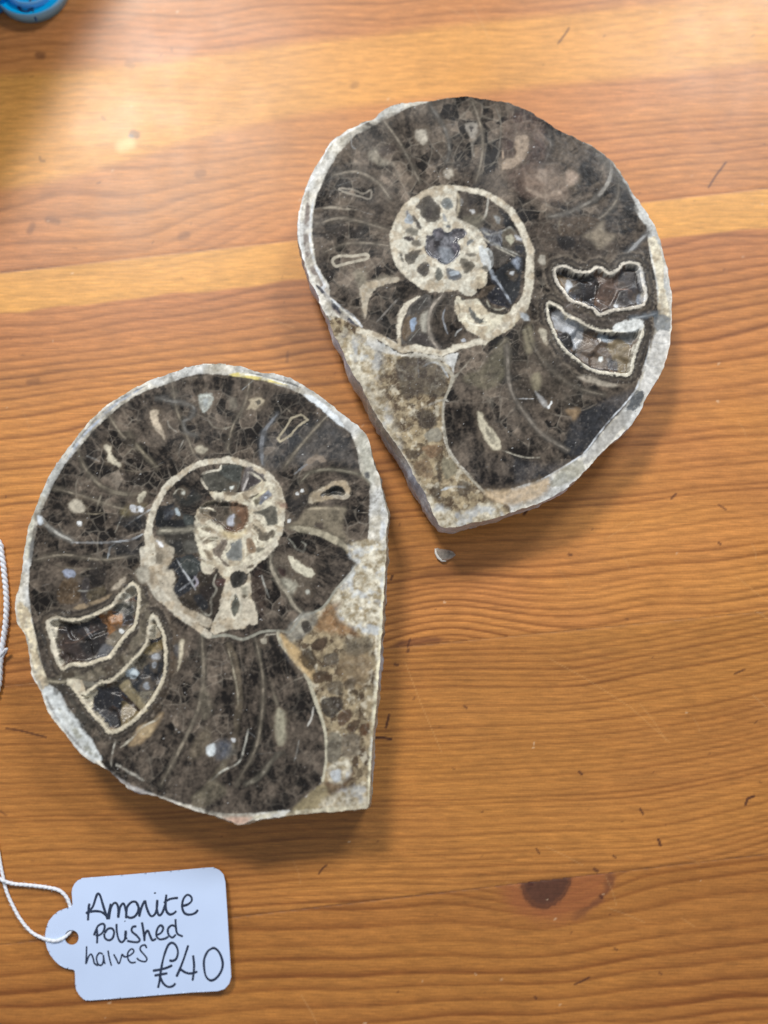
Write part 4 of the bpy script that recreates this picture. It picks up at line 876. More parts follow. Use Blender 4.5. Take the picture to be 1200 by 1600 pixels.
    f.poly("LQ 130,640 200,650 230,700 200,760 130,740", 'plain', c=(140, 128, 110), a=.6, soft=4); f.line("LQ 110,600 110,760 170,940 270,1060 420,1140", 4, (150, 134, 112), .6, 2, 3); f.poly("l3 210,290 320,260 320,380 230,370", 'plain', c=(104, 96, 84), a=.8, soft=3); f.line("l3 350,260 340,380", 3, (140, 132, 116), .7); f.poly("l3 250,105 310,120 350,190 300,180", 'plain', c=(222, 224, 230), soft=2)
    # white wedge
    f.poly("l4 185,545 230,610 260,665 330,640 400,600 445,500 470,600 470,760 515,860 545,1075 440,1085 400,1110 380,1140 240,1150 120,1190 0,1190 20,1050 90,920 125,740", 'cream', c=(196, 188, 170), label=wa)
    f.poly("l4 250,480 340,445 420,520 400,600 340,645 265,665 235,600", 'plain', c=(62, 60, 56), label='chamber'); f.poly("l4 285,740 315,780 330,850 310,940 270,1000 235,930 225,870 260,800", 'plain', c=(104, 104, 94), label='chamber'); f.line("l4 300,700 240,780 215,880 260,1020 320,980 350,880 320,740", 3.2, (216, 210, 192), .8)
    f.poly("l4 350,660 420,640 430,740 400,780 370,720", 'plain', c=(124, 122, 108), a=.7, soft=3); f.poly("l4 370,750 400,750 400,780 375,780", 'plain', c=(80, 70, 56), soft=2)
    f.line("L3 780,0 790,100 830,190 870,250 920,300 990,370 1080,430 1150,480", [13, 15, 17, 17, 15, 11, 11, 11], (190, 184, 170), .9, 1.5, 2, label=wa, kind='cream')
    # outer ring A
    f.line("l3 190,330 180,200 170,60 l1 165,1000 185,860 230,720 290,600 350,490 430,400 540,320 640,245 760,190 880,160 1020,150 l2 350,135 480,165 600,205 720,265 810,330 870,410 920,500 960,620 975,740 965,860 945,980 880,1080 l4 730,150 640,250 540,330 460,430", [20, 18, 15, 13, 11, 10, 10, 10, 11, 10, 9, 9, 9, 10, 11, 11, 10, 10, 12, 14, 16, 14, 12, 11, 12, 13, 14, 14, 13, 10], (206, 200, 184), 1, label=wa, kind='cream')
    # cream ring B
    f.poly("l1 712,850 716,790 735,740 780,700 860,670 930,620 l2 160,570 110,500 220,510 330,500 420,530 500,510 620,480 740,400 820,390 930,480 980,620 970,860 940,1000 860,1100 760,1190 l4 720,200 620,270 540,340 480,430 420,500 380,460 260,470 200,560 130,540 60,420 0,470 l3 960,430 900,490 800,480 780,330 760,240 720,120 700,0 l1 700,960", 'cream', c=(208, 202, 182), label=wa)
    cells = [("l2 50,330 100,290 240,265 265,205 400,190 500,215 510,280 480,460 420,530 370,545 290,510 220,500 110,480", (94, 92, 84)),
             ("l2 270,200 480,205 500,280 470,400 330,350 250,280", (82, 84, 80)),
             ("l2 540,260 600,215 640,240 660,280 760,300 770,360 750,400 700,430 600,490 500,500 510,380", (104, 98, 96)),
             ("l2 585,330 700,380 690,410 590,465 565,460", (74, 68, 68)),
             ("l2 740,560 800,500 850,520 855,560 780,620 740,660 700,650 720,600", (112, 126, 160)),
             ("l2 640,610 720,600 710,660 660,670", (104, 98, 82)), ("l2 600,580 700,530 690,560 620,600", (78, 70, 60)),
             ("l2 640,760 720,730 890,680 925,800 930,900 880,900 800,915 790,860 720,790", (92, 90, 82)),
             ("l2 640,900 700,930 760,990 880,960 905,1020 840,1070 700,1105 675,1060 700,990", (100, 92, 80)),
             ("l4 20,210 90,160 110,110 170,95 195,120 170,200 110,300 150,350 210,410 160,400 100,320 50,290", (112, 100, 90)),
             ("l4 220,150 260,130 350,95 365,220 350,340 210,330 170,270 200,230", (128, 130, 128)),
             ("l4 420,90 480,90 520,180 525,240 470,260 420,200", (140, 118, 96)), ("l4 540,185 600,190 620,205 550,255 530,240", (130, 124, 110)),
             ("l4 420,420 500,390 490,420 430,440", (96, 84, 72)),
             ("l1 790,750 900,735 960,740 920,790 820,800", (138, 112, 92)), ("l1 820,910 930,930 920,950 830,940", (150, 146, 128)), ("l1 850,1060 970,1045 960,1065 860,1080", (146, 142, 124)),
             ("l1 850,570 880,570 880,600 850,600", (84, 70, 60))]
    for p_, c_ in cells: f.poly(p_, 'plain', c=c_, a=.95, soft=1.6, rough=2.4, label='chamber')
    f.line("l2 570,270 580,310 560,400 520,500", 4.5, (188, 182, 178), .95); f.line("l2 575,280 650,310 740,370", 4.5, (202, 196, 180), .95); f.line("l2 735,360 740,400 640,460 600,480", 3.5, (200, 190, 166), .95)
    f.line("l2 620,600 700,560 800,490", 3, (214, 208, 176), .9); f.line("l2 30,310 100,280 240,255 270,200", 4, (212, 206, 190), .9); f.line("l2 30,350 60,420 110,490", 4.5, (214, 206, 188), .95)
    f.poly("l2 365,450 410,450 400,480 370,480", 'plain', c=(222, 226, 220), soft=1.5); f.poly("l2 760,570 800,570 780,600", 'plain', c=(200, 214, 240), soft=1.5)
    f.line("l2 640,760 760,820 790,900", 5, (200, 194, 176), .5, 2)
    f.poly("l2 860,380 920,390 960,460 1000,560 940,560 900,440", 'plain', c=(150, 134, 110), a=.6, soft=3); f.poly("l2 940,640 1020,650 1030,700 960,700", 'plain', c=(130, 100, 84), a=.8, soft=3)
    # central pit
    f.poly("LQ 440,440 450,380 500,350 570,340 l2 280,615 400,620 500,640 570,680 590,800 560,920 480,980 380,1000 300,960 240,900 150,850", 'plain', c=(104, 96, 82), label='initial_chamber', h=.0006, soft=2)
    f.poly("l2 140,660 280,610 380,640 380,760 330,880 240,900 150,850 130,760", 'dark', a=.8, soft=2)
    f.poly("l2 380,620 500,650 580,700 590,820 540,930 440,990 330,960 320,930 420,900 440,800 400,740 370,700", 'plain', c=(122, 97, 78), a=.95, soft=4); f.poly("l2 440,760 540,720 560,820 480,920 420,900", 'plain', c=(100, 72, 56), a=.6, soft=6)
    f.poly("l2 250,960 440,1000 560,960 500,1040 340,1060", 'plain', c=(196, 176, 132), a=.7, soft=4)
    f.poly("l2 370,790 420,780 410,860 390,910 345,900 335,850", 'plain', c=(176, 186, 214), a=.95, soft=2); f.poly("l2 330,910 400,920 400,960 330,970", 'plain', c=(84, 60, 50), a=.9, soft=2)  # the pale patch is a glint painted into the pit colour
    f.line("l1 850,870 900,900 960,930 1000,940", 4, (214, 206, 186), .8, 2)
    for q in ("LQ 415,450 470,440 520,470 480,490 430,485", "LQ 440,540 500,530 540,548 500,566", "LQ 430,590 480,600 520,622 470,640", "LQ 460,680 510,690 530,740 490,750", "LQ 590,300 650,296 690,312 640,325", "LQ 720,310 760,330 770,360 740,350"):
        f.poly(q, 'plain', c=(126, 112, 94), a=.8, soft=2, rough=3, label='chamber')
    for q in ("LQ 470,510 510,520 545,545", "LQ 470,605 520,598 560,602", "LQ 480,640 520,620 560,625", "LQ 800,470 850,500 870,520", "LQ 790,520 820,560 830,600", "LQ 540,760 600,770 640,790", "LQ 420,700 440,740 470,760"):
        f.line(q, 1.6, (116, 106, 90), .7)
    for q in ("LQ 440,400 500,400 540,420", "LQ 480,500 540,540 590,560", "LQ 800,450 860,460 880,520 940,540", "LQ 780,540 820,580 830,620 900,640", "LQ 730,610 745,680 740,730", "LQ 620,620 640,660 610,700", "LQ 500,590 440,640 500,690", "LQ 700,740 780,750 860,700"):
        f.line(q, 3, (216, 208, 188), .9)
    f.line("LQ 165,555 300,550 400,540", 3.4, (172, 166, 150), .95, label='septum')
    # --- open chambers
    c1 = "LC 790,60 830,130 825,250 800,380 740,450 660,550 600,630 520,655 420,690 310,690 230,715 190,600 160,480 125,375 190,330 330,350 440,320 560,270 640,220 700,140"
    c2 = "LC 940,310 1000,400 1022,460 1040,600 1030,760 990,870 930,970 850,1070 750,1160 610,1220 550,1150 460,1060 400,970 330,880 290,830 400,920 460,890 520,840 620,820 700,755 770,680 860,580 900,500 920,400"
    f.ring(c1); f.ring(c2)
    f.line("LC 200,790 300,770 420,790 520,750 640,700 740,620 830,500 880,380 860,200 820,60", [12, 13, 16, 18, 18, 17, 17, 17, 16, 14], (112, 104, 90), .8, 3, 3)
    f.line("LC 180,840 240,930 340,1060 440,1180 520,1280", 17, (64, 60, 54), .8, 3, 2); f.line("LC 60,440 80,600 140,760", 14, (66, 62, 58), .8, 3, 2)
    f.line("LC 120,820 240,828 320,800 400,790", 3, (150, 142, 124), .85, label='septum')
    for q in ("LC 240,760 320,750 330,790 250,800", "LC 560,720 620,700 640,760 580,770", "LC 660,640 710,630 710,690 670,700", "LC 720,540 760,530 760,570", "LC 1000,900 1060,880 1050,940 1000,950", "LC 940,1010 1000,1000 1000,1050 950,1060"):
        f.poly(q, 'plain', c=(62, 52, 42), a=.75, soft=3)
    f.poly(c1, 'druse', label='crystal_lining', cav=True, h=.0015, soft=1); f.poly(c2, 'druse', label='crystal_lining', cav=True, h=.0015, soft=1)
    f.poly("LC 180,370 440,330 540,370 570,460 520,600 400,680 240,690 200,560", 'plain', c=(48, 42, 40), a=.9, soft=2); f.poly("LC 440,440 560,400 570,480 500,600 420,600 330,560", 'plain', c=(34, 32, 32), a=.8, soft=3); f.poly("LC 190,540 320,500 400,660 250,690", 'plain', c=(64, 52, 46), a=.6, soft=4)
    f.poly("LC 510,310 600,270 690,300 690,380 610,440 590,450 560,380", 'plain', c=(142, 100, 62), a=.95, soft=1.5); f.poly("LC 620,230 700,190 820,200 800,300 700,290 640,270", 'plain', c=(96, 94, 86), a=.9, soft=2); f.poly("LC 720,240 770,230 770,300 720,300", 'plain', c=(44, 44, 42), soft=2); f.poly("LC 610,280 670,280 660,305 620,305", 'plain', c=(30, 30, 34), soft=1.5)
    f.poly("LC 600,450 700,400 770,380 740,440 640,550 560,520", 'plain', c=(122, 114, 100), a=.85, soft=2); f.poly("LC 540,530 620,560 560,640 480,650", 'plain', c=(96, 98, 104), a=.8, soft=2); f.poly("LC 670,415 705,420 700,445 675,440", 'plain', c=(235, 238, 238), soft=1); f.line("LC 740,400 720,450", 4, (200, 200, 195), .8)
    f.line("LC 400,665 440,640 490,625", 4, (160, 156, 145), .8); f.line("LC 240,520 330,510 440,440 500,410", 2, (110, 90, 80), .7)
    f.poly("LC 470,930 540,880 660,860 690,950 690,1160 640,1190 560,1130 470,1030", 'plain', c=(34, 34, 38), a=.95, soft=1.5); f.poly("LC 690,980 760,1010 850,1070 740,1160 690,1170", 'plain', c=(122, 108, 80), a=.95, soft=1.5); f.poly("LC 660,900 700,930 860,1060 840,1080 740,1000 690,960", 'plain', c=(50, 36, 26), soft=1.5)
    f.poly("LC 655,850 740,800 800,900 900,1030 860,1060 760,970", 'plain', c=(138, 126, 98), a=.95, soft=1.5); f.line("LC 745,860 785,920", 3.5, (205, 200, 185), .9); f.poly("LC 800,900 960,890 950,960 890,1020 840,960", 'plain', c=(110, 104, 90), a=.9, soft=2)
    f.poly("LC 720,760 800,660 900,600 1020,560 1025,720 970,880 820,900 760,840", 'plain', c=(36, 40, 50), a=.95, soft=1.5); f.poly("LC 860,590 900,540 1010,490 1020,560 900,620", 'plain', c=(130, 114, 80), a=.9, soft=2); f.poly("LC 720,745 790,715 825,770 770,800 720,775", 'plain', c=(160, 190, 208), soft=1); f.poly("LC 780,680 860,600 910,640 860,720 800,730", 'plain', c=(92, 84, 70), a=.8, soft=2)
    for q in ("LC 920,620 960,600 990,640 940,650", "LC 930,680 960,670 950,720 930,710", "LC 860,840 890,830 900,880 870,880", "LC 990,780 1010,760 1010,850 975,840"): f.poly(q, 'plain', c=(150, 164, 184), a=.9, soft=1.5)
    f.poly("LC 560,860 650,830 740,790 660,860 600,870", 'plain', c=(86, 78, 66), soft=2)
    f.line(c1, 5.4, (208, 198, 176), 1, 1.9, 5.0, closed=True, label='chamber_lining'); f.line(c2, 5.4, (208, 198, 176), 1, 1.9, 5.0, closed=True, label='chamber_lining')
    f.poly("LC 110,370 150,340 200,335 190,400 185,500 210,620 240,700 210,700 160,600 140,500", 'plain', c=(212, 204, 186), a=.95, soft=1.5)
    f.poly("LC 270,820 340,805 400,830 420,900 450,910 500,870 490,930 460,960 465,1050 420,1000 350,900", 'cream', c=(214, 206, 184), label='chamber_lining'); f.poly("LC 400,820 500,830 540,820 480,860 420,860", 'plain', c=(116, 112, 102), a=.9, soft=1.5)
    f.poly("LC 930,310 980,310 1010,450 960,480 900,500 910,400", 'cream', c=(208, 202, 184), label='chamber_lining'); f.poly("LC 700,130 790,60 810,130 740,180 640,230 650,190", 'cream', c=(186, 182, 168), a=.9, soft=2); f.poly("LC 630,90 690,30 730,10 700,80 640,110", 'plain', c=(186, 174, 156), a=.9, soft=2)
    f.line("LC 330,250 400,235 480,210 560,180 620,140", [8, 7, 5, 5, 4], (150, 132, 108), .85, 2, 2); f.line("LC 1080,330 1120,450 1110,600 1090,760 1060,860", 9, (84, 72, 60), .7, 3, 3)
    f.poly("LC 1150,520 1185,500 1180,600 1150,720 1135,740 1145,640", 'plain', c=(196, 186, 164), a=.95, soft=2); f.poly("LC 1110,540 1150,540 1140,640 1110,600", 'plain', c=(76, 80, 90), a=.7, soft=3)
    f.poly("LC 840,1170 940,1140 1000,1080 1020,1080 960,1190 880,1290 760,1330 800,1240", 'plain', c=(160, 138, 108), a=.85, soft=4); f.poly("LC 830,1190 940,1160 930,1240 850,1260", 'plain', c=(190, 170, 136), a=.7, soft=4); f.line("LC 690,1340 780,1270 860,1180 960,1130 1010,1090", 3.4, (190, 184, 168), .9, 1, 2)
    f.poly("L3 340,150 400,180 410,290 310,300 290,240", 'plain', c=(88, 72, 54), a=.8, soft=2); f.poly("L3 430,170 470,165 470,290 440,300", 'plain', c=(66, 62, 62), a=.8, soft=2); f.poly("L3 320,115 380,110 390,145 350,155", 'plain', c=(130, 150, 200), a=.9, soft=1.5); f.line("L3 280,80 360,100 460,105 540,95", 2.5, (126, 118, 104), .8); f.line("L3 400,230 460,230 520,220", 2.5, (140, 138, 132), .8)
    f.poly("L3 480,60 560,80 560,180 500,220 470,140", 'plain', c=(44, 40, 38), a=.7, soft=3); f.poly("L3 460,235 550,200 560,250 470,290", 'plain', c=(96, 86, 68), a=.7, soft=2)
    f.poly("L3 740,110 800,100 810,170 760,180", 'plain', c=(178, 172, 158), a=.9, soft=3); f.line("L3 800,200 840,280 860,330", 5, (84, 76, 66), .6, 2)
    rs = np.random.RandomState(9)
    for k in range(22):
        x = rs.uniform(60, 560); y = rs.uniform(600, 1230); a = rs.uniform(-1.2, .8); l = rs.uniform(8, 42)
        f.line([(x, y), (x + l * .5, y + math.sin(a) * l * .5 + rs.uniform(-2, 2)), (x + l, y + math.sin(a) * l)], .5, (190, 190, 190), rs.uniform(.06, .30), .7, 0)
    f.shade_specks(600, rs)
    f.build(root, T_L)
    stone_body(root, out, T_L, [(327, 568, -.4), (60, 780, -.4), (25, 940, .1), (120, 1170, -.3), (250, 1255, .4), (371, 1289, .6), (480, 1270, 0), (576, 1262, .2), (592, 1050, .2), (603, 850, .1), (560, 680, -.3)],
               ((120, 108, 94), (196, 186, 164), (170, 176, 186)), 6)
    return root
build_left()

# ------------------------------------------------------------------ pine table top
def build_table():
    root = thing('pine_table', 'varnished orange pine table top with a dark half knot, under fossils and price tag', 'table', (0, 0, 0))
    core_x = np.arange(-14, 1216, 2.1); core_y = np.arange(-14, 1616, 2.1)
    gr = np.cumsum(np.linspace(3, 74, 26))
    xs = np.concatenate([(-14 - gr)[::-1], core_x, core_x[-1] + gr]); ys = np.concatenate([(-14 - gr)[::-1], core_y, core_y[-1] + gr])
    X, Y = np.meshgrid(xs, ys)
    def joint(x, y0, s):      # straight glue lines, fall to the left
        return y0 - (x - 600) * s
    J = [joint(X, 359, .110), joint(X, 1013, .098), joint(X, 1405, .118)]
    lab = (Y > J[0]).astype(int) + (Y > J[1]) + (Y > J[2])
    # ring coordinate: distance across the boards plus slow waves
    G = Y + .112 * (X - 600)
    G = G + (fbm(X, Y * 1.6, 420, 3, 2) - .5) * 70 + (fbm(X * .3, Y, 60, 2, 5) - .5) * 4 + (vnoise(X / 160, Y / 14, 4) - .5) * 1.4
    G = np.where(lab == 2, Y + .035 * (X - 600) - 60 + .00028 * np.clip(X - 820, 0, 999) ** 2 + (fbm(X, Y * 1.6, 420, 3, 12) - .5) * 26 + (fbm(X * .3, Y, 60, 2, 5) - .5) * 4, G)
    G = np.where(lab == 3, Y + .062 * (X - 600) + (fbm(X, Y * 1.6, 300, 3, 13) - .5) * 34 + (fbm(X * .3, Y, 60, 2, 5) - .5) * 4, G)
    b0 = lab == 0; b1 = lab == 1; b2 = lab == 2; b3 = lab == 3
    G = G + b0 * (sstep(520, 0, X) * 60 * sstep(420, 150, Y) + sstep(330, 480, X) * (1 - sstep(480, 620, X)) * 10)
    # swirl left of the right half and grain round the half knots
    G = G + b0 * 26 * np.exp(-((X - 430) / 130) ** 2 - ((Y - 320) / 90) ** 2)
    kx, ky = 853, 1388
    G = G - b3 * 58 * np.exp(-((X - kx) / 105) ** 2) * np.exp(-np.abs(Y - J[2]) / 85)
    G = G + b1 * 46 * np.exp(-((X - 690) / 110) ** 2) * np.exp(-np.abs(J[1] - Y) / 90)
    rs = np.random.RandomState(21)
    C = np.zeros(X.shape + (3,))
    gg = np.arange(-900, 2700, .4)
    def profile(lo, hi, amp, seed):
        r = np.random.RandomState(seed); v = np.zeros(len(gg)); p = -900.
        while p < 2700:
            w = r.uniform(lo, hi); k = r.uniform(.35, 1) * amp
            u = (gg - p) / w; m = (u >= 0) & (u < 1)
            v[m] = np.maximum(v[m], k * (.25 * u[m] + .75 * u[m] ** 4) * (1 - sstep(.93, 1.0, u[m]) * .25)); tail = (gg >= p + w) & (gg < p + w + 4.0)
            v[tail] = np.maximum(v[tail], k * .75 * (1 - sstep(0, 4.0, gg[tail] - p - w)))
            p += w
        return v
    profs = [profile(9, 16, .7, 1), profile(9, 18, .85, 2), profile(8, 14, .72, 3), profile(13, 30, .95, 4)]
    ring = np.zeros(X.shape)
    for k in range(4): ring = np.where(lab == k, np.interp(G, gg, profs[k]), ring)
    coarse = np.interp(G, gg, profile(60, 150, 1, 8))
    ring = ring * (.60 + 1.15 * fbm(X * .35, Y, 70, 3, 31)) 
    ring = ring * np.where(b0, .75, 1)
    light = lin((208, 141, 71)); deep = lin((110, 58, 20)); pinkd = lin((190, 120, 71)); yel = lin((226, 163, 78))
    C = light * np.ones(X.shape + (1,))
    zone = np.clip(fbm(X * .25, G * .9, 110, 3, 41) * 2.4 - .75, 0, 1)
    C = mix(C, pinkd, zone * .55)
    # the pale sapwood stripes
    Gy = Y + .112 * (X - 600)          # at x=600
    up = Gy + (fbm(X, Y, 260, 2, 44) - .5) * 16
    stripe = sstep(360, 364, Y - J[0] + 360) * (1 - sstep(420, 426, Gy + 1.5 * (fbm(X, Y, 60, 2, 45) - .5) * 6))
    C = mix(C, yel, stripe * .9); ring = ring * (1 - stripe * .62)
    topz = sstep(40, 62, up - .10 * (600 - X) * (X < 600) * .0) * (1 - sstep(150, 172, up + sstep(500, 0, X) * -70))
    topz = topz * b0
    C = mix(C, yel, topz * .6); ring = ring * (1 - topz * .55)
    C = mix(C, pinkd, b0 * .55 * (1 - topz) * (.7 + .3 * zone))
    C = mix(C, pinkd, (b1 * 1.) * (1 - stripe) * sstep(640, 430, Gy) * .6)
    C = mix(C, yel, b2 * .22 + b3 * .08)
    C = mix(C, lin((160, 104, 46)), b3 * .75 + b2 * .5)
    C = mix(C, deep, np.clip(ring * 1.15, 0, 1) * .80)
    C = C * (1 + (fbm(X * .12, Y, 2.6, 3, 51) - .5) * .46)[..., None]
    C = C * (1 + (fbm(X * .5, Y, 90, 4, 52) - .5) * .22)[..., None]
    C = C * (1 + (fbm(X, Y, 5, 3, 53) - .5) * .10)[..., None]
    blot = sstep(.56, .72, fbm(X * .8, Y, 30, 4, 54)); C = C * (1 - .05 * blot)[..., None]
    # half knot cut by the lowest glue line
    r = np.hypot((X - kx) / 45., (Y - (J[2] - 6)) / 56.) + (fbm(X, Y, 9, 3, 61) - .5) * .16
    ang = np.hypot((X - kx - 18) / 92., (Y - (J[2] - 4)) / 74.) + (fbm(X, Y, 14, 3, 62) - .5) * .18
    C = mix(C, lin((150, 88, 52)), b3 * (1 - sstep(.75, 1.15, ang)) * .75)
    rim = b3 * (1 - sstep(.0, .10, np.abs(ang - .93))) * sstep(kx + 30, kx + 60, X); C = mix(C, lin((96, 56, 40)), rim * .6)
    C = mix(C, lin((78, 48, 36)) * (0.75 + .5 * fbm(X, Y, 5, 3, 63))[..., None], b3 * (1 - sstep(.70, 1.02, r)) * .92)
    C = mix(C, lin((60, 34, 28)), b3 * (1 - sstep(0, .08, np.abs(r - .86))) * .5)
    # sliver of another knot above the middle glue line
    q = np.hypot((X - 655) / 50., (Y - (J[1] + 2)) / 15.) + (fbm(X, Y, 9, 3, 64) - .5) * .3
    C = mix(C, lin((112, 66, 40)), b1 * (1 - sstep(.7, 1.1, q)) * .75)
    q = np.hypot((X - 690) / 34., (Y - 894) / 16.); C = mix(C, lin((120, 74, 38)), (1 - sstep(.5, 1.1, q)) * .4)
    # glue lines
    for j, a in ((0, .22), (1, .42), (2, .6)):
        d = np.abs(Y - J[j]); C = mix(C, lin((84, 50, 30)), (1 - sstep(.4, 2.2, d)) * a * (.5 + .8 * fbm(X, Y, 60, 3, 70 + j)).clip(0, 1))
    def stroke(p, w, c, a, soft=.9):
        p = np.array(p, float); pd = w / 2 + soft + 3; x0, y0 = p.min(0) - pd; x1, y1 = p.max(0) + pd
        j0, j1 = np.searchsorted(xs, [x0, x1]); i0, i1 = np.searchsorted(ys, [y0, y1])
        if i1 - i0 < 2 or j1 - j0 < 2: return
        w_ = (slice(i0, i1), slice(j0, j1)); D = np.full(X[w_].shape, 1e9)
        for u, v in zip(p[:-1], p[1:]):
            dd = v - u; t = np.clip(((X[w_] - u[0]) * dd[0] + (Y[w_] - u[1]) * dd[1]) / (dd @ dd + 1e-9), 0, 1)
            D = np.minimum(D, np.hypot(X[w_] - u[0] - t * dd[0], Y[w_] - u[1] - t * dd[1]))
        m = (1 - sstep(w / 2 - soft * .5, w / 2 + soft, D)) * a; C[w_] = mix(C[w_], lin(c), m)
    DK = (70, 34, 24)
    for p, w, a in (([(872, 68), (884, 52), (889, 44)], 2.4, .8), ([(1107, 293), (1118, 275), (1134, 254)], 2.4, .8), ([(603, 1137), (608, 1117)], 3.2, .85), ([(585, 1153), (596, 1152), (611, 1155)], 3.4, .9),
                    ([(898, 1538), (908, 1534), (921, 1527)], 2.6, .8), ([(1165, 1257), (1168, 1248), (1178, 1244)], 3.6, .85), ([(1000, 1264), (1005, 1272)], 2.8, .8), ([(1029, 1312), (1032, 1321)], 4, .85),
                    ([(905, 1206), (909, 1210)], 3.6, .8), ([(838, 1326), (843, 1334)], 2.6, .7), ([(958, 1337), (962, 1340)], 2.6, .7), ([(10, 1138), (30, 1141), (72, 1152)], 2.6, .75), ([(498, 1365), (504, 1357), (510, 1352)], 2.6, .75),
                    ([(1148, 1053), (1163, 1046)], 2.6, .7), ([(889, 866), (893, 867)], 4, .7), ([(1049, 779), (1056, 772)], 3, .7), ([(1123, 789), (1134, 796)], 2.4, .7), ([(1123, 848), (1126, 850)], 3.5, .7), ([(819, 803), (823, 798)], 4, .9),
                    ([(611, 905), (613, 900)], 3, .8), ([(600, 946), (602, 945)], 4, .8), ([(637, 1010), (641, 998)], 2.4, .7), ([(638, 1015), (637, 1018)], 4, .7), ([(725, 1103), (729, 1106)], 3, .7), ([(617, 1038), (621, 1039)], 4, .7),
                    ([(938, 1400), (940, 1402)], 5, .8), ([(929, 1358), (933, 1361)], 5, .7), ([(827, 1380), (831, 1381)], 5, .8), ([(836, 1558), (838, 1560)], 3.5, .7), ([(1030, 1520), (1034, 1522)], 3, .6), ([(960, 1482), (964, 1484)], 3, .6),
                    ([(60, 86), (66, 87)], 9, .55), ([(200, 100), (206, 103)], 9, .28), ([(310, 272), (316, 270)], 11, .38), ([(284, 370), (291, 368)], 11, .38), ([(46, 362), (51, 352)], 8, .45), ([(75, 344), (90, 347)], 8, .45), ([(62, 245), (64, 252), (70, 252)], 3, .5),
                    ([(552, 134), (556, 132)], 8, .35), ([(208, 208), (213, 211)], 10, .6), ([(45, 597), (58, 594)], 7, .4), ([(450, 550), (448, 565)], 4, .35), ([(268, 76), (269, 79)], 4, .4), ([(160, 183), (163, 186)], 5, .35), ([(0, 1267), (10, 1274)], 2.4, .5)):
        stroke(p, w, DK, a, 1.1 if w < 6 else 4)
    stroke([(190, 229), (203, 225)], 12, (228, 196, 132), .8, 9); stroke([(203, 212), (206, 213)], 5, (90, 110, 120), .6, 2)
    for k in range(90):
        x = rs.uniform(-10, 1210); y = rs.uniform(0, 1610); a = rs.uniform(-.5, .2); l = rs.uniform(0.5, 5)
        stroke([(x, y), (x + l * math.cos(a * 3), y + l * math.sin(a * 3))], rs.uniform(1.4, 2.6), DK, rs.uniform(.2, .55))
    for k in range(60):
        x = rs.uniform(-10, 1210); y = rs.uniform(0, 1610)
        stroke([(x, y), (x + rs.uniform(-3, 3), y + rs.uniform(-2, 2))], rs.uniform(1.4, 2.4), (240, 215, 180), rs.uniform(.2, .5))
    for p in ([(860, 1030), (915, 1060), (985, 1105), (1046, 1160)], [(1150, 900), (1180, 925), (1200, 940)], [(633, 1035), (660, 1105), (690, 1175)], [(1066, 1435), (1085, 1448)], [(1000, 1100), (1020, 1125), (1040, 1155)], [(950, 840), (990, 815)]):
        stroke(p, .9, (232, 180, 116), .22)
    for k in range(26):
        x = rs.uniform(0, 1200); y = rs.uniform(0, 1600); a = rs.uniform(.3, 1.4); l = rs.uniform(15, 70)
        stroke([(x, y), (x + l * .5 * math.cos(a) + 2, y + l * .5 * math.sin(a)), (x + l * math.cos(a), y + l * math.sin(a))], 1.2, (230, 186, 130), rs.uniform(.08, .22))
    # geometry
    Z = np.zeros(X.shape) 
    for j in range(3): Z -= (0.00001, 0.00006, 0.00009)[j] * (1 - sstep(.5, 3.0, np.abs(Y - J[j])))
    W3 = px(X, Y, np.zeros(X.shape)); W3[..., 2] = Z
    idx = np.arange(X.size).reshape(X.shape)
    lc = lab[:-1, :-1]
    quads = np.stack([idx[1:, :-1], idx[1:, 1:], idx[:-1, 1:], idx[:-1, :-1]], -1)
    pad = np.full((lc.shape[0] + 2, lc.shape[1] + 2), -1); pad[1:-1, 1:-1] = lc
    nbs = ((pad[0:-2, 1:-1], idx[:-1, :-1], idx[:-1, 1:]), (pad[2:, 1:-1], idx[1:, 1:], idx[1:, :-1]), (pad[1:-1, 0:-2], idx[1:, :-1], idx[:-1, :-1]), (pad[1:-1, 2:], idx[:-1, 1:], idx[1:, 1:]))
    FV = W3.reshape(-1, 3); FC = C.reshape(-1, 3)
    # material
    m, nt, b = mat_new('varnished_pine'); L = nt.links.new
    a = N(nt, 'ShaderNodeVertexColor', layer_name='Col'); tc = N(nt, 'ShaderNodeTexCoord')
    mp = N(nt, 'ShaderNodeMapping'); mp.inputs['Rotation'].default_value = (0, 0, -math.radians(6)); mp.inputs['Scale'].default_value = (1, 18, 1)
    L(tc.outputs['Object'], mp.inputs['Vector'])
    n1 = N(nt, 'ShaderNodeTexNoise'); n1.inputs['Scale'].default_value = 190; n1.inputs['Detail'].default_value = 6; L(mp.outputs[0], n1.inputs['Vector'])
    mr = N(nt, 'ShaderNodeMapRange'); mr.inputs['From Min'].default_value = .3; mr.inputs['From Max'].default_value = .7; mr.inputs['To Min'].default_value = .84; mr.inputs['To Max'].default_value = 1.14
    L(n1.outputs['Fac'], mr.inputs['Value'])
    n3 = N(nt, 'ShaderNodeTexNoise'); n3.inputs['Scale'].default_value = 2200; n3.inputs['Detail'].default_value = 3; L(tc.outputs['Object'], n3.inputs['Vector'])
    m3 = N(nt, 'ShaderNodeMapRange'); m3.inputs['From Min'].default_value = .3; m3.inputs['From Max'].default_value = .7; m3.inputs['To Min'].default_value = .94; m3.inputs['To Max'].default_value = 1.06
    L(n3.outputs['Fac'], m3.inputs['Value'])
    mm = N(nt, 'ShaderNodeMath', operation='MULTIPLY'); L(mr.outputs[0], mm.inputs[0]); L(m3.outputs[0], mm.inputs[1])
    sc_ = N(nt, 'ShaderNodeVectorMath', operation='SCALE'); L(a.outputs['Color'], sc_.inputs[0]); L(mm.outputs[0], sc_.inputs['Scale']); L(sc_.outputs[0], b.inputs['Base Color'])
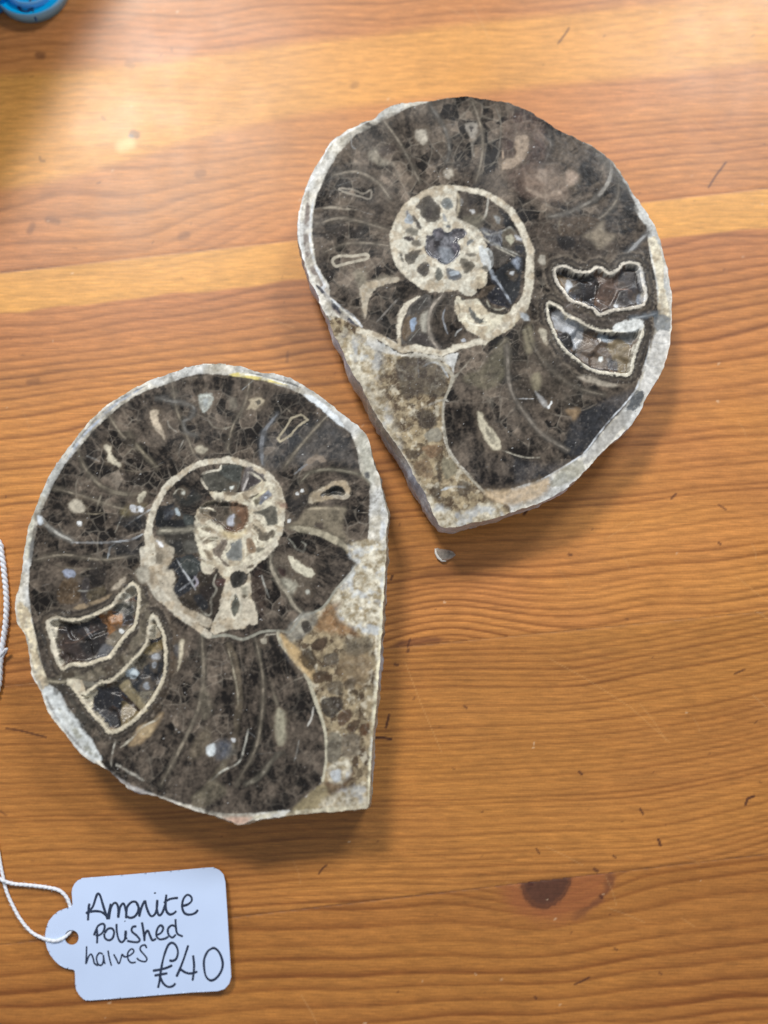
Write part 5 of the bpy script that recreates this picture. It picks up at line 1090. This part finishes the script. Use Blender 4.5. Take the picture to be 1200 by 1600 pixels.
    n2 = N(nt, 'ShaderNodeTexNoise'); n2.inputs['Scale'].default_value = 60; n2.inputs['Detail'].default_value = 5; L(tc.outputs['Object'], n2.inputs['Vector'])
    m2 = N(nt, 'ShaderNodeMapRange'); m2.inputs['From Min'].default_value = .3; m2.inputs['From Max'].default_value = .7; m2.inputs['To Min'].default_value = .34; m2.inputs['To Max'].default_value = .42
    L(n2.outputs['Fac'], m2.inputs['Value']); L(m2.outputs[0], b.inputs['Roughness'])
    bp = N(nt, 'ShaderNodeBump'); bp.inputs['Strength'].default_value = .07; bp.inputs['Distance'].default_value = .0002; L(n1.outputs['Fac'], bp.inputs['Height']); L(bp.outputs[0], b.inputs['Normal'])
    b.inputs['Specular IOR Level'].default_value = .46
    for k in range(4):
        ms = lc == k; q = quads[ms]; used, inv = np.unique(q, return_inverse=True)
        V = FV[used]; Cc = FC[used]; Fq = inv.reshape(q.shape); wv = []; wc = []; wf = []; b0_ = len(V)
        for nb, a0, a1 in nbs:
            e = ms & (nb != k)
            if not e.any(): continue
            p0 = a0[e]; p1 = a1[e]; n = len(p0); lo0 = FV[p0].copy(); lo1 = FV[p1].copy(); lo0[:, 2] = -.02; lo1[:, 2] = -.02
            wv.append(np.concatenate([FV[p0], FV[p1], lo1, lo0])); wc.append(np.concatenate([FC[p0], FC[p1], FC[p1], FC[p0]])); kk = np.arange(n) + b0_
            wf.append(np.stack([kk, kk + n, kk + 2 * n, kk + 3 * n], -1)); b0_ += 4 * n
        make_mesh('board', np.vstack([V] + wv), np.vstack([Fq] + wf), m, root, np.vstack([Cc] + wc))
build_table()

# ------------------------------------------------------------------ tubes and ribbons
def sweep(path, radius, n=6, zs=1.0, taper_ends=True):
    path = np.asarray(path, float); m = len(path)
    r = np.full(m, radius) if not hasattr(radius, '__len__') else np.asarray(radius)
    tg = np.gradient(path, axis=0); tg /= np.linalg.norm(tg, axis=1)[:, None] + 1e-12
    upv = np.array([0, 0, 1.0]); sd = np.cross(tg, upv); sd /= np.linalg.norm(sd, axis=1)[:, None] + 1e-9
    u2 = np.cross(sd, tg)
    V = []
    for k in range(n):
        a = 2 * math.pi * k / n
        V.append(path + sd * (math.cos(a) * r)[:, None] + u2 * (math.sin(a) * r * zs)[:, None])
    V = np.stack(V, 1).reshape(-1, 3); F = []
    for i in range(m - 1):
        for k in range(n):
            F.append((i * n + k, i * n + (k + 1) % n, (i + 1) * n + (k + 1) % n, (i + 1) * n + k))
    F.append(tuple(range(n))[::-1]); F.append(tuple(range((m - 1) * n, m * n)))
    return V, F
def join(parts):
    V = []; F = []; o = 0
    for v, f in parts:
        V.append(v); F += [tuple(i + o for i in q) for q in f]; o += len(v)
    return np.vstack(V), F

def simple_mat(name, color, rough=.6, spec=.5, noise=0.0, nscale=400, bump=0.0, sheen=0):
    m, nt, b = mat_new(name); L = nt.links.new
    b.inputs['Base Color'].default_value = (*color, 1); b.inputs['Roughness'].default_value = rough; b.inputs['Specular IOR Level'].default_value = spec
    if noise or bump:
        tc = N(nt, 'ShaderNodeTexCoord'); n1 = N(nt, 'ShaderNodeTexNoise'); n1.inputs['Scale'].default_value = nscale; n1.inputs['Detail'].default_value = 5; L(tc.outputs['Object'], n1.inputs['Vector'])
        if noise:
            cr = N(nt, 'ShaderNodeMapRange'); cr.inputs['From Min'].default_value = .3; cr.inputs['From Max'].default_value = .7; cr.inputs['To Min'].default_value = 1 - noise; cr.inputs['To Max'].default_value = 1 + noise * .5
            L(n1.outputs['Fac'], cr.inputs['Value']); v = N(nt, 'ShaderNodeVectorMath', operation='SCALE'); v.inputs[0].default_value = color; L(cr.outputs[0], v.inputs['Scale']); L(v.outputs[0], b.inputs['Base Color'])
        if bump:
            bp = N(nt, 'ShaderNodeBump'); bp.inputs['Strength'].default_value = bump; bp.inputs['Distance'].default_value = .0001; L(n1.outputs['Fac'], bp.inputs['Height']); L(bp.outputs[0], b.inputs['Normal'])
    return m

# ------------------------------------------------------------------ price tag
def build_tag():
    out = resample(P("T3 540,1625 500,1600 455,1550 428,1500 418,1440 416,1330 412,1285 395,1272 350,1266 290,1250 230,1215 175,1160 130,1100 98,1030 80,950 76,880 88,800 118,720 165,660 225,610 300,580 365,562 388,545 384,470 378,400 384,350 408,300 445,260 495,240 TG 380,217 "
                       "600,200 800,183 960,168 1000,166 1030,180 1048,200 1056,235 1064,360 1072,500 1080,620 1083,680 1074,712 1052,736 1020,746 900,752 700,768 500,784 420,790 400,786 375,770 362,745"), 2.0)
    # drop the overlap between the two traces at the lower left
    hole_c = P("T3 376,908")[0]; hr = 11.2
    def zt(x, y):   # the card lies almost flat, its right end lifts a little
        return 0.0006 + 0.0012 * sstep(220, 370, x) ** 2 + 0.0004 * np.sin((y - 1360) / 60.)
    root = thing('price_tag', 'small white strung price tag with black handwriting, below the left fossil half', 'price tag', px(235, 1460))
    loc = np.array(root.location)
    h = np.array([(hole_c[0] + hr * math.cos(a), hole_c[1] + hr * math.sin(a) * 1.05) for a in np.linspace(0, 2 * math.pi, 33)[:-1]])
    # grid card: nodes snapped onto outline and hole
    st = 1.6
    xs = np.arange(out[:, 0].min() - 3, out[:, 0].max() + 3, st); ys = np.arange(out[:, 1].min() - 3, out[:, 1].max() + 3, st); X, Y = np.meshgrid(xs, ys)
    D, _ = seg_dist(X, Y, out, True, 6); D = np.where(D > 1e8, 50, D); sd = np.where(inside(X, Y, out), -D, D)
    sd = np.maximum(sd, hr - np.hypot(X - hole_c[0], (Y - hole_c[1]) / 1.05))
    Xs = X.copy(); Ys = Y.copy()
    near = np.argwhere((np.abs(sd) < .75 * st)); pts = np.vstack([resample(out, .5), resample(h, .4)])
    for i, j in near:
        d2 = (pts[:, 0] - X[i, j]) ** 2 + (pts[:, 1] - Y[i, j]) ** 2; k = d2.argmin()
        if d2[k] < (1.2 * st) ** 2: Xs[i, j], Ys[i, j] = pts[k]
    ok = sd < .75 * st
    cell = ok[:-1, :-1] & ok[1:, :-1] & ok[:-1, 1:] & ok[1:, 1:]
    idx = np.arange(X.size).reshape(X.shape)
    q = np.stack([idx[1:, :-1], idx[1:, 1:], idx[:-1, 1:], idx[:-1, :-1]], -1)[cell]
    used, inv = np.unique(q, return_inverse=True); Fq = inv.reshape(q.shape)
    Z = zt(Xs, Ys)
    V = px(Xs, Ys, Z).reshape(-1, 3)[used] - loc; nV = len(V); V2 = V.copy(); V2[:, 2] -= .00028
    from collections import Counter
    ec = Counter(); 
    for f in Fq:
        for a, b in zip(f, np.roll(f, -1)): ec[(min(a, b), max(a, b))] += 1
    F = [tuple(f) for f in Fq] + [tuple(f[::-1] + nV) for f in Fq]
    oriented = {}
    for f in Fq:
        for a, b in zip(f, np.roll(f, -1)): oriented[(min(a, b), max(a, b))] = (a, b)
    # rim strip with its own vertices so that the flat faces stay flat
    rim = [oriented[e] for e, c in ec.items() if c == 1]; base = 2 * nV; ex = []
    for k, (a, b) in enumerate(rim):
        ex += [V[a], V2[a], V2[b], V[b]]; F.append((base + 4 * k, base + 4 * k + 1, base + 4 * k + 2, base + 4 * k + 3))
    card = simple_mat('white_card', (.56, .68, .93), .6, .3, .04, 90, .15)
    make_mesh('tag_card', np.vstack([V, V2, np.array(ex)]), F, card, root)
    ink = simple_mat('black_ink', (.022, .035, .075), .35, .5, .3, 900)
    def write(name, strokes, w, label):
        parts = []
        for s_ in strokes:
            p = smooth(P(s_), 6)
            if len(p) == 1: p = np.vstack([p, p + .8])
            d = np.concatenate([[0], np.cumsum(np.hypot(*(p[1:] - p[:-1]).T))]); n = max(3, int(d[-1] / .9)); t = np.linspace(0, d[-1], n)
            x = np.interp(t, d, p[:, 0]); y = np.interp(t, d, p[:, 1])
            r = (w / 2) * UNIT * (0.82 + .4 * fbm(t, t * 0 + len(parts) * 7, 14, 2, 9)); r[0] *= .6; r[-1] *= .5
            pt = px(x, y, zt(x, y) + .00001) - loc
            parts.append(sweep(pt, r, 8, .12))
        v, f_ = join(parts); o = make_mesh('handwriting', v, f_, ink, root); o['label'] = label
    write('w', ["T1 105,350 108,290 112,230 118,190", "T1 85,285 110,265 150,220 180,130 198,98 220,120 250,220 290,340", "T1 100,272 170,262 230,270 275,300", "T1 285,335 300,270 312,215 318,190", "T1 300,340 318,240 345,190 372,190 390,240 388,325", "T1 388,325 405,230 432,190 448,210 462,270 462,325",
               "T1 462,330 470,230 510,180 550,175 575,210 575,260 545,310 500,325 470,310", "T1 560,190 590,250 585,310", "T1 585,315 610,220 640,160", "T1 640,160 655,230 680,290 705,310 735,285 752,220 755,155 750,240 770,300 800,280 830,200",
               "T1 732,84 734,100", "T1 840,105 832,190 840,260 870,292 905,285 935,260", "T1 815,185 860,155 900,143 950,138", "T1 985,215 1040,200 1078,165 1070,125 1035,110 1000,150 988,220 1010,280 1060,295 1110,280 1138,250"], 3.4, 'word Amonite in black handwriting')
    write('w', ["T1 190,565 192,480 185,420", "T1 160,490 180,440 200,400 240,380 262,400 250,450 215,485 175,490", "T1 262,470 290,430 330,425 350,460 335,515 300,535 265,515 255,470", "T1 372,380 375,450 390,520 415,552 445,535 460,480 458,445 455,500 470,525", "T1 450,352 453,360",
               "T1 560,405 525,410 515,450 560,490 590,530 570,552 520,550 470,540", "T1 610,365 625,450 635,545", "T1 635,540 640,480 665,445 690,500 710,535 745,520", "T1 740,490 790,465 810,420 785,395 755,430 745,490 775,525 825,520 860,500", "T1 935,410 890,395 855,430 860,480 895,510 930,480", "T1 925,335 930,420 945,475 995,500"], 3.1, 'word polished in black handwriting')
    write('w', ["T1 92,590 90,680 85,760", "T1 88,755 110,690 135,665 155,710 165,750 200,775", "T1 245,665 210,655 185,700 200,760 235,765 250,720 248,670 258,740 270,755", "T1 292,630 305,700 325,775", "T1 345,665 370,710 395,755 415,700 425,660", "T1 425,665 450,690 500,675 535,640 515,615 480,650 480,710 510,745 555,740",
               "T1 655,610 640,580 605,590 595,625 640,680 658,710 640,735 590,725 560,700"], 2.4, 'word halves in thinner black handwriting')
    write('w', ["T2 215,670 235,580 255,430 290,270 340,140 390,105 440,140 465,220 445,300 400,330 355,325", "T2 150,455 260,435 330,415 395,385", "T2 170,515 250,500 335,485", "T2 240,530 280,610 340,655 400,645 435,610", "T2 595,135 540,300 490,430 445,530", "T2 490,430 560,475 630,488 710,465", "T2 655,260 668,380 660,500 648,580",
               "T2 900,170 840,210 795,310 795,430 820,530 880,575 950,540 1010,450 1025,350 990,240 940,180 890,168"], 3.4, 'price £40 in large black handwriting')
    # string
    cot = simple_mat('cotton_string', (.80, .83, .90), .9, .2, .18, 2500, .4)
    def string(pts, r_px=3.1, twist=7.5, tw=.20):
        pts = np.array(pts, float)       # x, y, height in mm
        s_ = smooth(np.column_stack([pts[:, 0], pts[:, 1]]), 8); zz = np.interp(np.linspace(0, 1, len(s_)), np.linspace(0, 1, len(pts)), pts[:, 2]) * .001
        d = np.concatenate([[0], np.cumsum(np.hypot(*(s_[1:] - s_[:-1]).T))]); n = int(d[-1] / 1.0) + 2; t = np.linspace(0, d[-1], n)
        c = px(np.interp(t, d, s_[:, 0]), np.interp(t, d, s_[:, 1]), np.interp(t, d, zz)) - loc
        tg = np.gradient(c, axis=0); tg /= np.linalg.norm(tg, axis=1)[:, None]; sd_ = np.cross(tg, (0, 0, 1.)); sd_ /= np.linalg.norm(sd_, axis=1)[:, None]; u = np.cross(sd_, tg)
        r = r_px * UNIT; o = None
        e = bpy.data.objects.new('string', None); col_main.objects.link(e); e.parent = root; e.empty_display_size = .005
        for k in range(2):
            ph = t / twist * 2 * math.pi / 2 + k * math.pi
            pth = c + sd_ * (np.cos(ph) * r * tw)[:, None] + u * (np.sin(ph) * r * tw)[:, None]
            v, f_ = sweep(pth, r * (1.05 - tw) * (.9 + .25 * fbm(t, t * 0 + k * 9, 9, 3, 4)), 7); make_mesh('strand', v, f_, cot, e)
        rs = np.random.RandomState(int(abs(pts[0, 1])) + 3); hs = []
        for _ in range(int(n / 5)):
            i = rs.randint(2, n - 2); b0 = c[i]; dv = rs.normal(0, 1, 3); dv -= tg[i] * (dv @ tg[i]) * .4; dv /= np.linalg.norm(dv); dv[2] = abs(dv[2]) * .5
            q = np.array([b0 + dv * r * .8, b0 + dv * r * rs.uniform(1.3, 1.7) + tg[i] * .0001, b0 + dv * r * rs.uniform(1.6, 2.3) + tg[i] * rs.uniform(-.0003, .0005)])
            hs.append(sweep(q, [.00003, .000025, .00001], 3))
        v, f_ = join(hs); make_mesh('fuzz', v, f_, cot, e, props={'kind': 'stuff'})
        return e
    string([(-40, 1180, 1.0), (-20, 1260, .8), (-4, 1325, .6), (3, 1362, .5), (10, 1392, .5), (20, 1415, .5), (33, 1438, .5), (50, 1457, .5), (70, 1467, .9), (85, 1470, 1.15), (97, 1467, 1.1), (106, 1460, .6), (113, 1452, .3), (112, 1449, .28)], 2.4)
    string([(-30, 1345, .9), (-10, 1366, .9), (5, 1376, 1.2), (22, 1381, .6), (45, 1383, .5), (70, 1386, .5), (92, 1391, .5), (104, 1402, .5), (109, 1414, .45), (112, 1424, .32), (113, 1440, .3), (112, 1449, .28)], 2.6)
    string([(-30, 846, .8), (-3, 846, .8), (3, 870, .8), (7, 900, .8), (10, 935, .8), (9, 970, .8), (5, 1000, .8), (1, 1030, .8), (-3, 1075, .8), (-22, 1120, .8)], 4.4, 9, .42)
    string([(-30, 1060, .7), (-8, 1035, .9), (4, 1020, 1.6), (11, 1014, 1.7), (3, 1028, 1.0), (-10, 1060, .6)], 2.2)
build_tag()

# ------------------------------------------------------------------ chip of stone
def build_chip():
    root = thing('stone_chip', 'tiny pale translucent flake of stone lying on the bare wood below the right fossil half', 'stone chip', px(695, 866))
    loc = np.array(root.location)
    p = P("W 680,858 683,856 690,858 700,859 708,862 712,867 706,872 698,876 690,878 684,872 680,865"); c = p.mean(0)
    n = len(p); V = []
    for s_, z in ((1, .0001), (1.0, .0005), (.7, .0009), (.3, .0011)):
        q = c + (p - c) * s_; V.append(px(q[:, 0], q[:, 1], np.full(n, z)) + np.random.RandomState(int(z * 1e5)).uniform(-.00005, .00005, (n, 3)))
    V = np.vstack(V) - loc; F = []
    for r in range(3):
        for i in range(n): F.append((r * n + i, r * n + (i + 1) % n, (r + 1) * n + (i + 1) % n, (r + 1) * n + i))
    F.append(tuple(range(3 * n, 4 * n))); F.append(tuple(range(n))[::-1])
    m = simple_mat('chip_stone', (.52, .46, .40), .3, .6, .4, 1500, .5); m.node_tree.nodes['Principled BSDF'].inputs['Transmission Weight'].default_value = .35
    make_mesh('flake', V, F, m, root, smooth_shade=False)
    q = P("W 680,857 681,864 685,871 691,876 697,877"); pt = px(q[:, 0], q[:, 1], np.full(len(q), .0006)) - loc
    m2 = simple_mat('chip_edge', (.80, .80, .78), .35, .5, .1, 1500)
    v, f_ = sweep(smooth(pt[:, :2], 3) if False else pt, [.00012, .0003, .0004, .0003, .0001], 6, .7); make_mesh('bright_edge', v, f_, m2, root)
build_chip()

# ------------------------------------------------------------------ blue plastic pots at the upper left corner
def lathe(name, prof, mat, root, loc, n=64, ribs=0, rib_amp=0.0):
    V = []; F = []
    for r, z in prof:
        for k in range(n):
            a = 2 * math.pi * k / n; rr = r + (rib_amp * (1 if k % 2 else -1) if ribs else 0)
            V.append((loc[0] + rr * math.cos(a), loc[1] + rr * math.sin(a), loc[2] + z))
    for i in range(len(prof) - 1):
        for k in range(n): F.append((i * n + k, i * n + (k + 1) % n, (i + 1) * n + (k + 1) % n, (i + 1) * n + k))
    return make_mesh(name, V, F, mat, root, smooth_shade=not ribs)
def build_blue():
    m, nt, b = mat_new('clear_blue_plastic'); b.inputs['Base Color'].default_value = (.0, .52, 1.0, 1); b.inputs['Roughness'].default_value = .2
    b.inputs['Transmission Weight'].default_value = .1; b.inputs['IOR'].default_value = 1.45
    m2, nt, b = mat_new('pale_blue_plastic'); b.inputs['Base Color'].default_value = (.22, .55, .95, 1); b.inputs['Roughness'].default_value = .2
    U = UNIT * 1.12
    c = px(52, -15); root = thing('blue_dish', 'bright blue shallow plastic dish with a pale raised ring, in the top left corner', 'dish', c)
    lathe('dish_body', [(2 * U, .0002), (54 * U, .0002), (57 * U, .0010), (58 * U, .0026), (55.5 * U, .0030), (53 * U, .0022), (44 * U, .0018), (2 * U, .0018)], m, root, (0, 0, 0), 96)
    lathe('raised_ring', [(35 * U, .0017), (35.5 * U, .0028), (38 * U, .0034), (40.5 * U, .0028), (41 * U, .0017)], m2, root, (0, 0, 0), 96)
    m4, nt, b = mat_new('clear_edge'); b.inputs['Base Color'].default_value = (.40, .75, 1.0, 1); b.inputs['Roughness'].default_value = .15; b.inputs['Transmission Weight'].default_value = .3
    lathe('clear_rim', [(57.6 * U, .0001), (58.2 * U, .0001), (58.4 * U, .0018), (58.0 * U, .0029), (57.2 * U, .0029)], m4, root, (0, 0, 0), 96)
    mk = simple_mat('dark_print', (.01, .05, .16), .4)
    for s_ in ("W 46,-6 49,8 53,22 57,33", "W 28,10 34,17 42,19 48,14"):
        p = smooth(P(s_), 4); pt = px(p[:, 0], p[:, 1], np.full(len(p), .0020)) - np.array(root.location)
        v, f_ = sweep(pt, 1.5 * U if '46' in s_ else 2.6 * U, 6, .2); make_mesh('dark_mark', v, f_, mk, root)
    c2 = px(-16, 0); r2 = thing('blue_bottle', 'small ribbed deep blue plastic bottle cut off by the left edge, beside the blue dish', 'bottle', c2)
    m3, nt, b = mat_new('deep_blue_plastic'); b.inputs['Base Color'].default_value = (.0, .24, .66, 1); b.inputs['Roughness'].default_value = .3
    lathe('ribbed_wall', [(4 * U, .0002), (31 * U, .0002), (33 * U, .0008), (33 * U, .0085), (31 * U, .0095), (24 * U, .0098), (4 * U, .0098)], m3, r2, (0, 0, 0), 96, 1, .7 * U)
    lathe('top_ring', [(17 * U, .0097), (17.5 * U, .0106), (20 * U, .0108), (21 * U, .0097)], m2, r2, (0, 0, 0), 72)
    # unseen box added beyond the left edge to cast the shadow across the corner
    p0 = px(122, -262); p1 = px(-112, 128); e_ = p1 - p0; nn = np.array([e_[1], -e_[0], 0]); nn *= -np.sign(nn[0]) * .085 / np.linalg.norm(nn)
    pts = [p0, p1, p1 + nn, p0 + nn]; c3 = np.mean(pts, 0)
    r3 = thing('shadow_caster', 'unseen grey box added beyond the top left corner to cast its shadow', 'box', c3)
    mb = simple_mat('caster_grey', (.30, .27, .25), .8, .3, .12, 200, .3)
    def slab(name, z0, z1, g, mt):
        lo = [c3 + (p - c3) * g + np.array((0, 0, z0)) for p in pts]; hi = [c3 + (p - c3) * g + np.array((0, 0, z1)) for p in pts]
        V = np.array(lo + hi) - c3; n_ = len(pts); F = [(i, (i + 1) % n_, n_ + (i + 1) % n_, n_ + i) for i in range(n_)] + [tuple(range(n_, 2 * n_)), tuple(range(n_))[::-1]]
        o = make_mesh(name, V, F, mt, r3, smooth_shade=False); bv = o.modifiers.new('bevel', 'BEVEL'); bv.width = .0004; bv.segments = 2
    slab('caster_body', 0.0002, 0.044, .985, mb); slab('caster_top', 0.0442, 0.056, 1.0, simple_mat('caster_top_grey', (.36, .33, .30), .75, .3, .1, 200, .2))
build_blue()
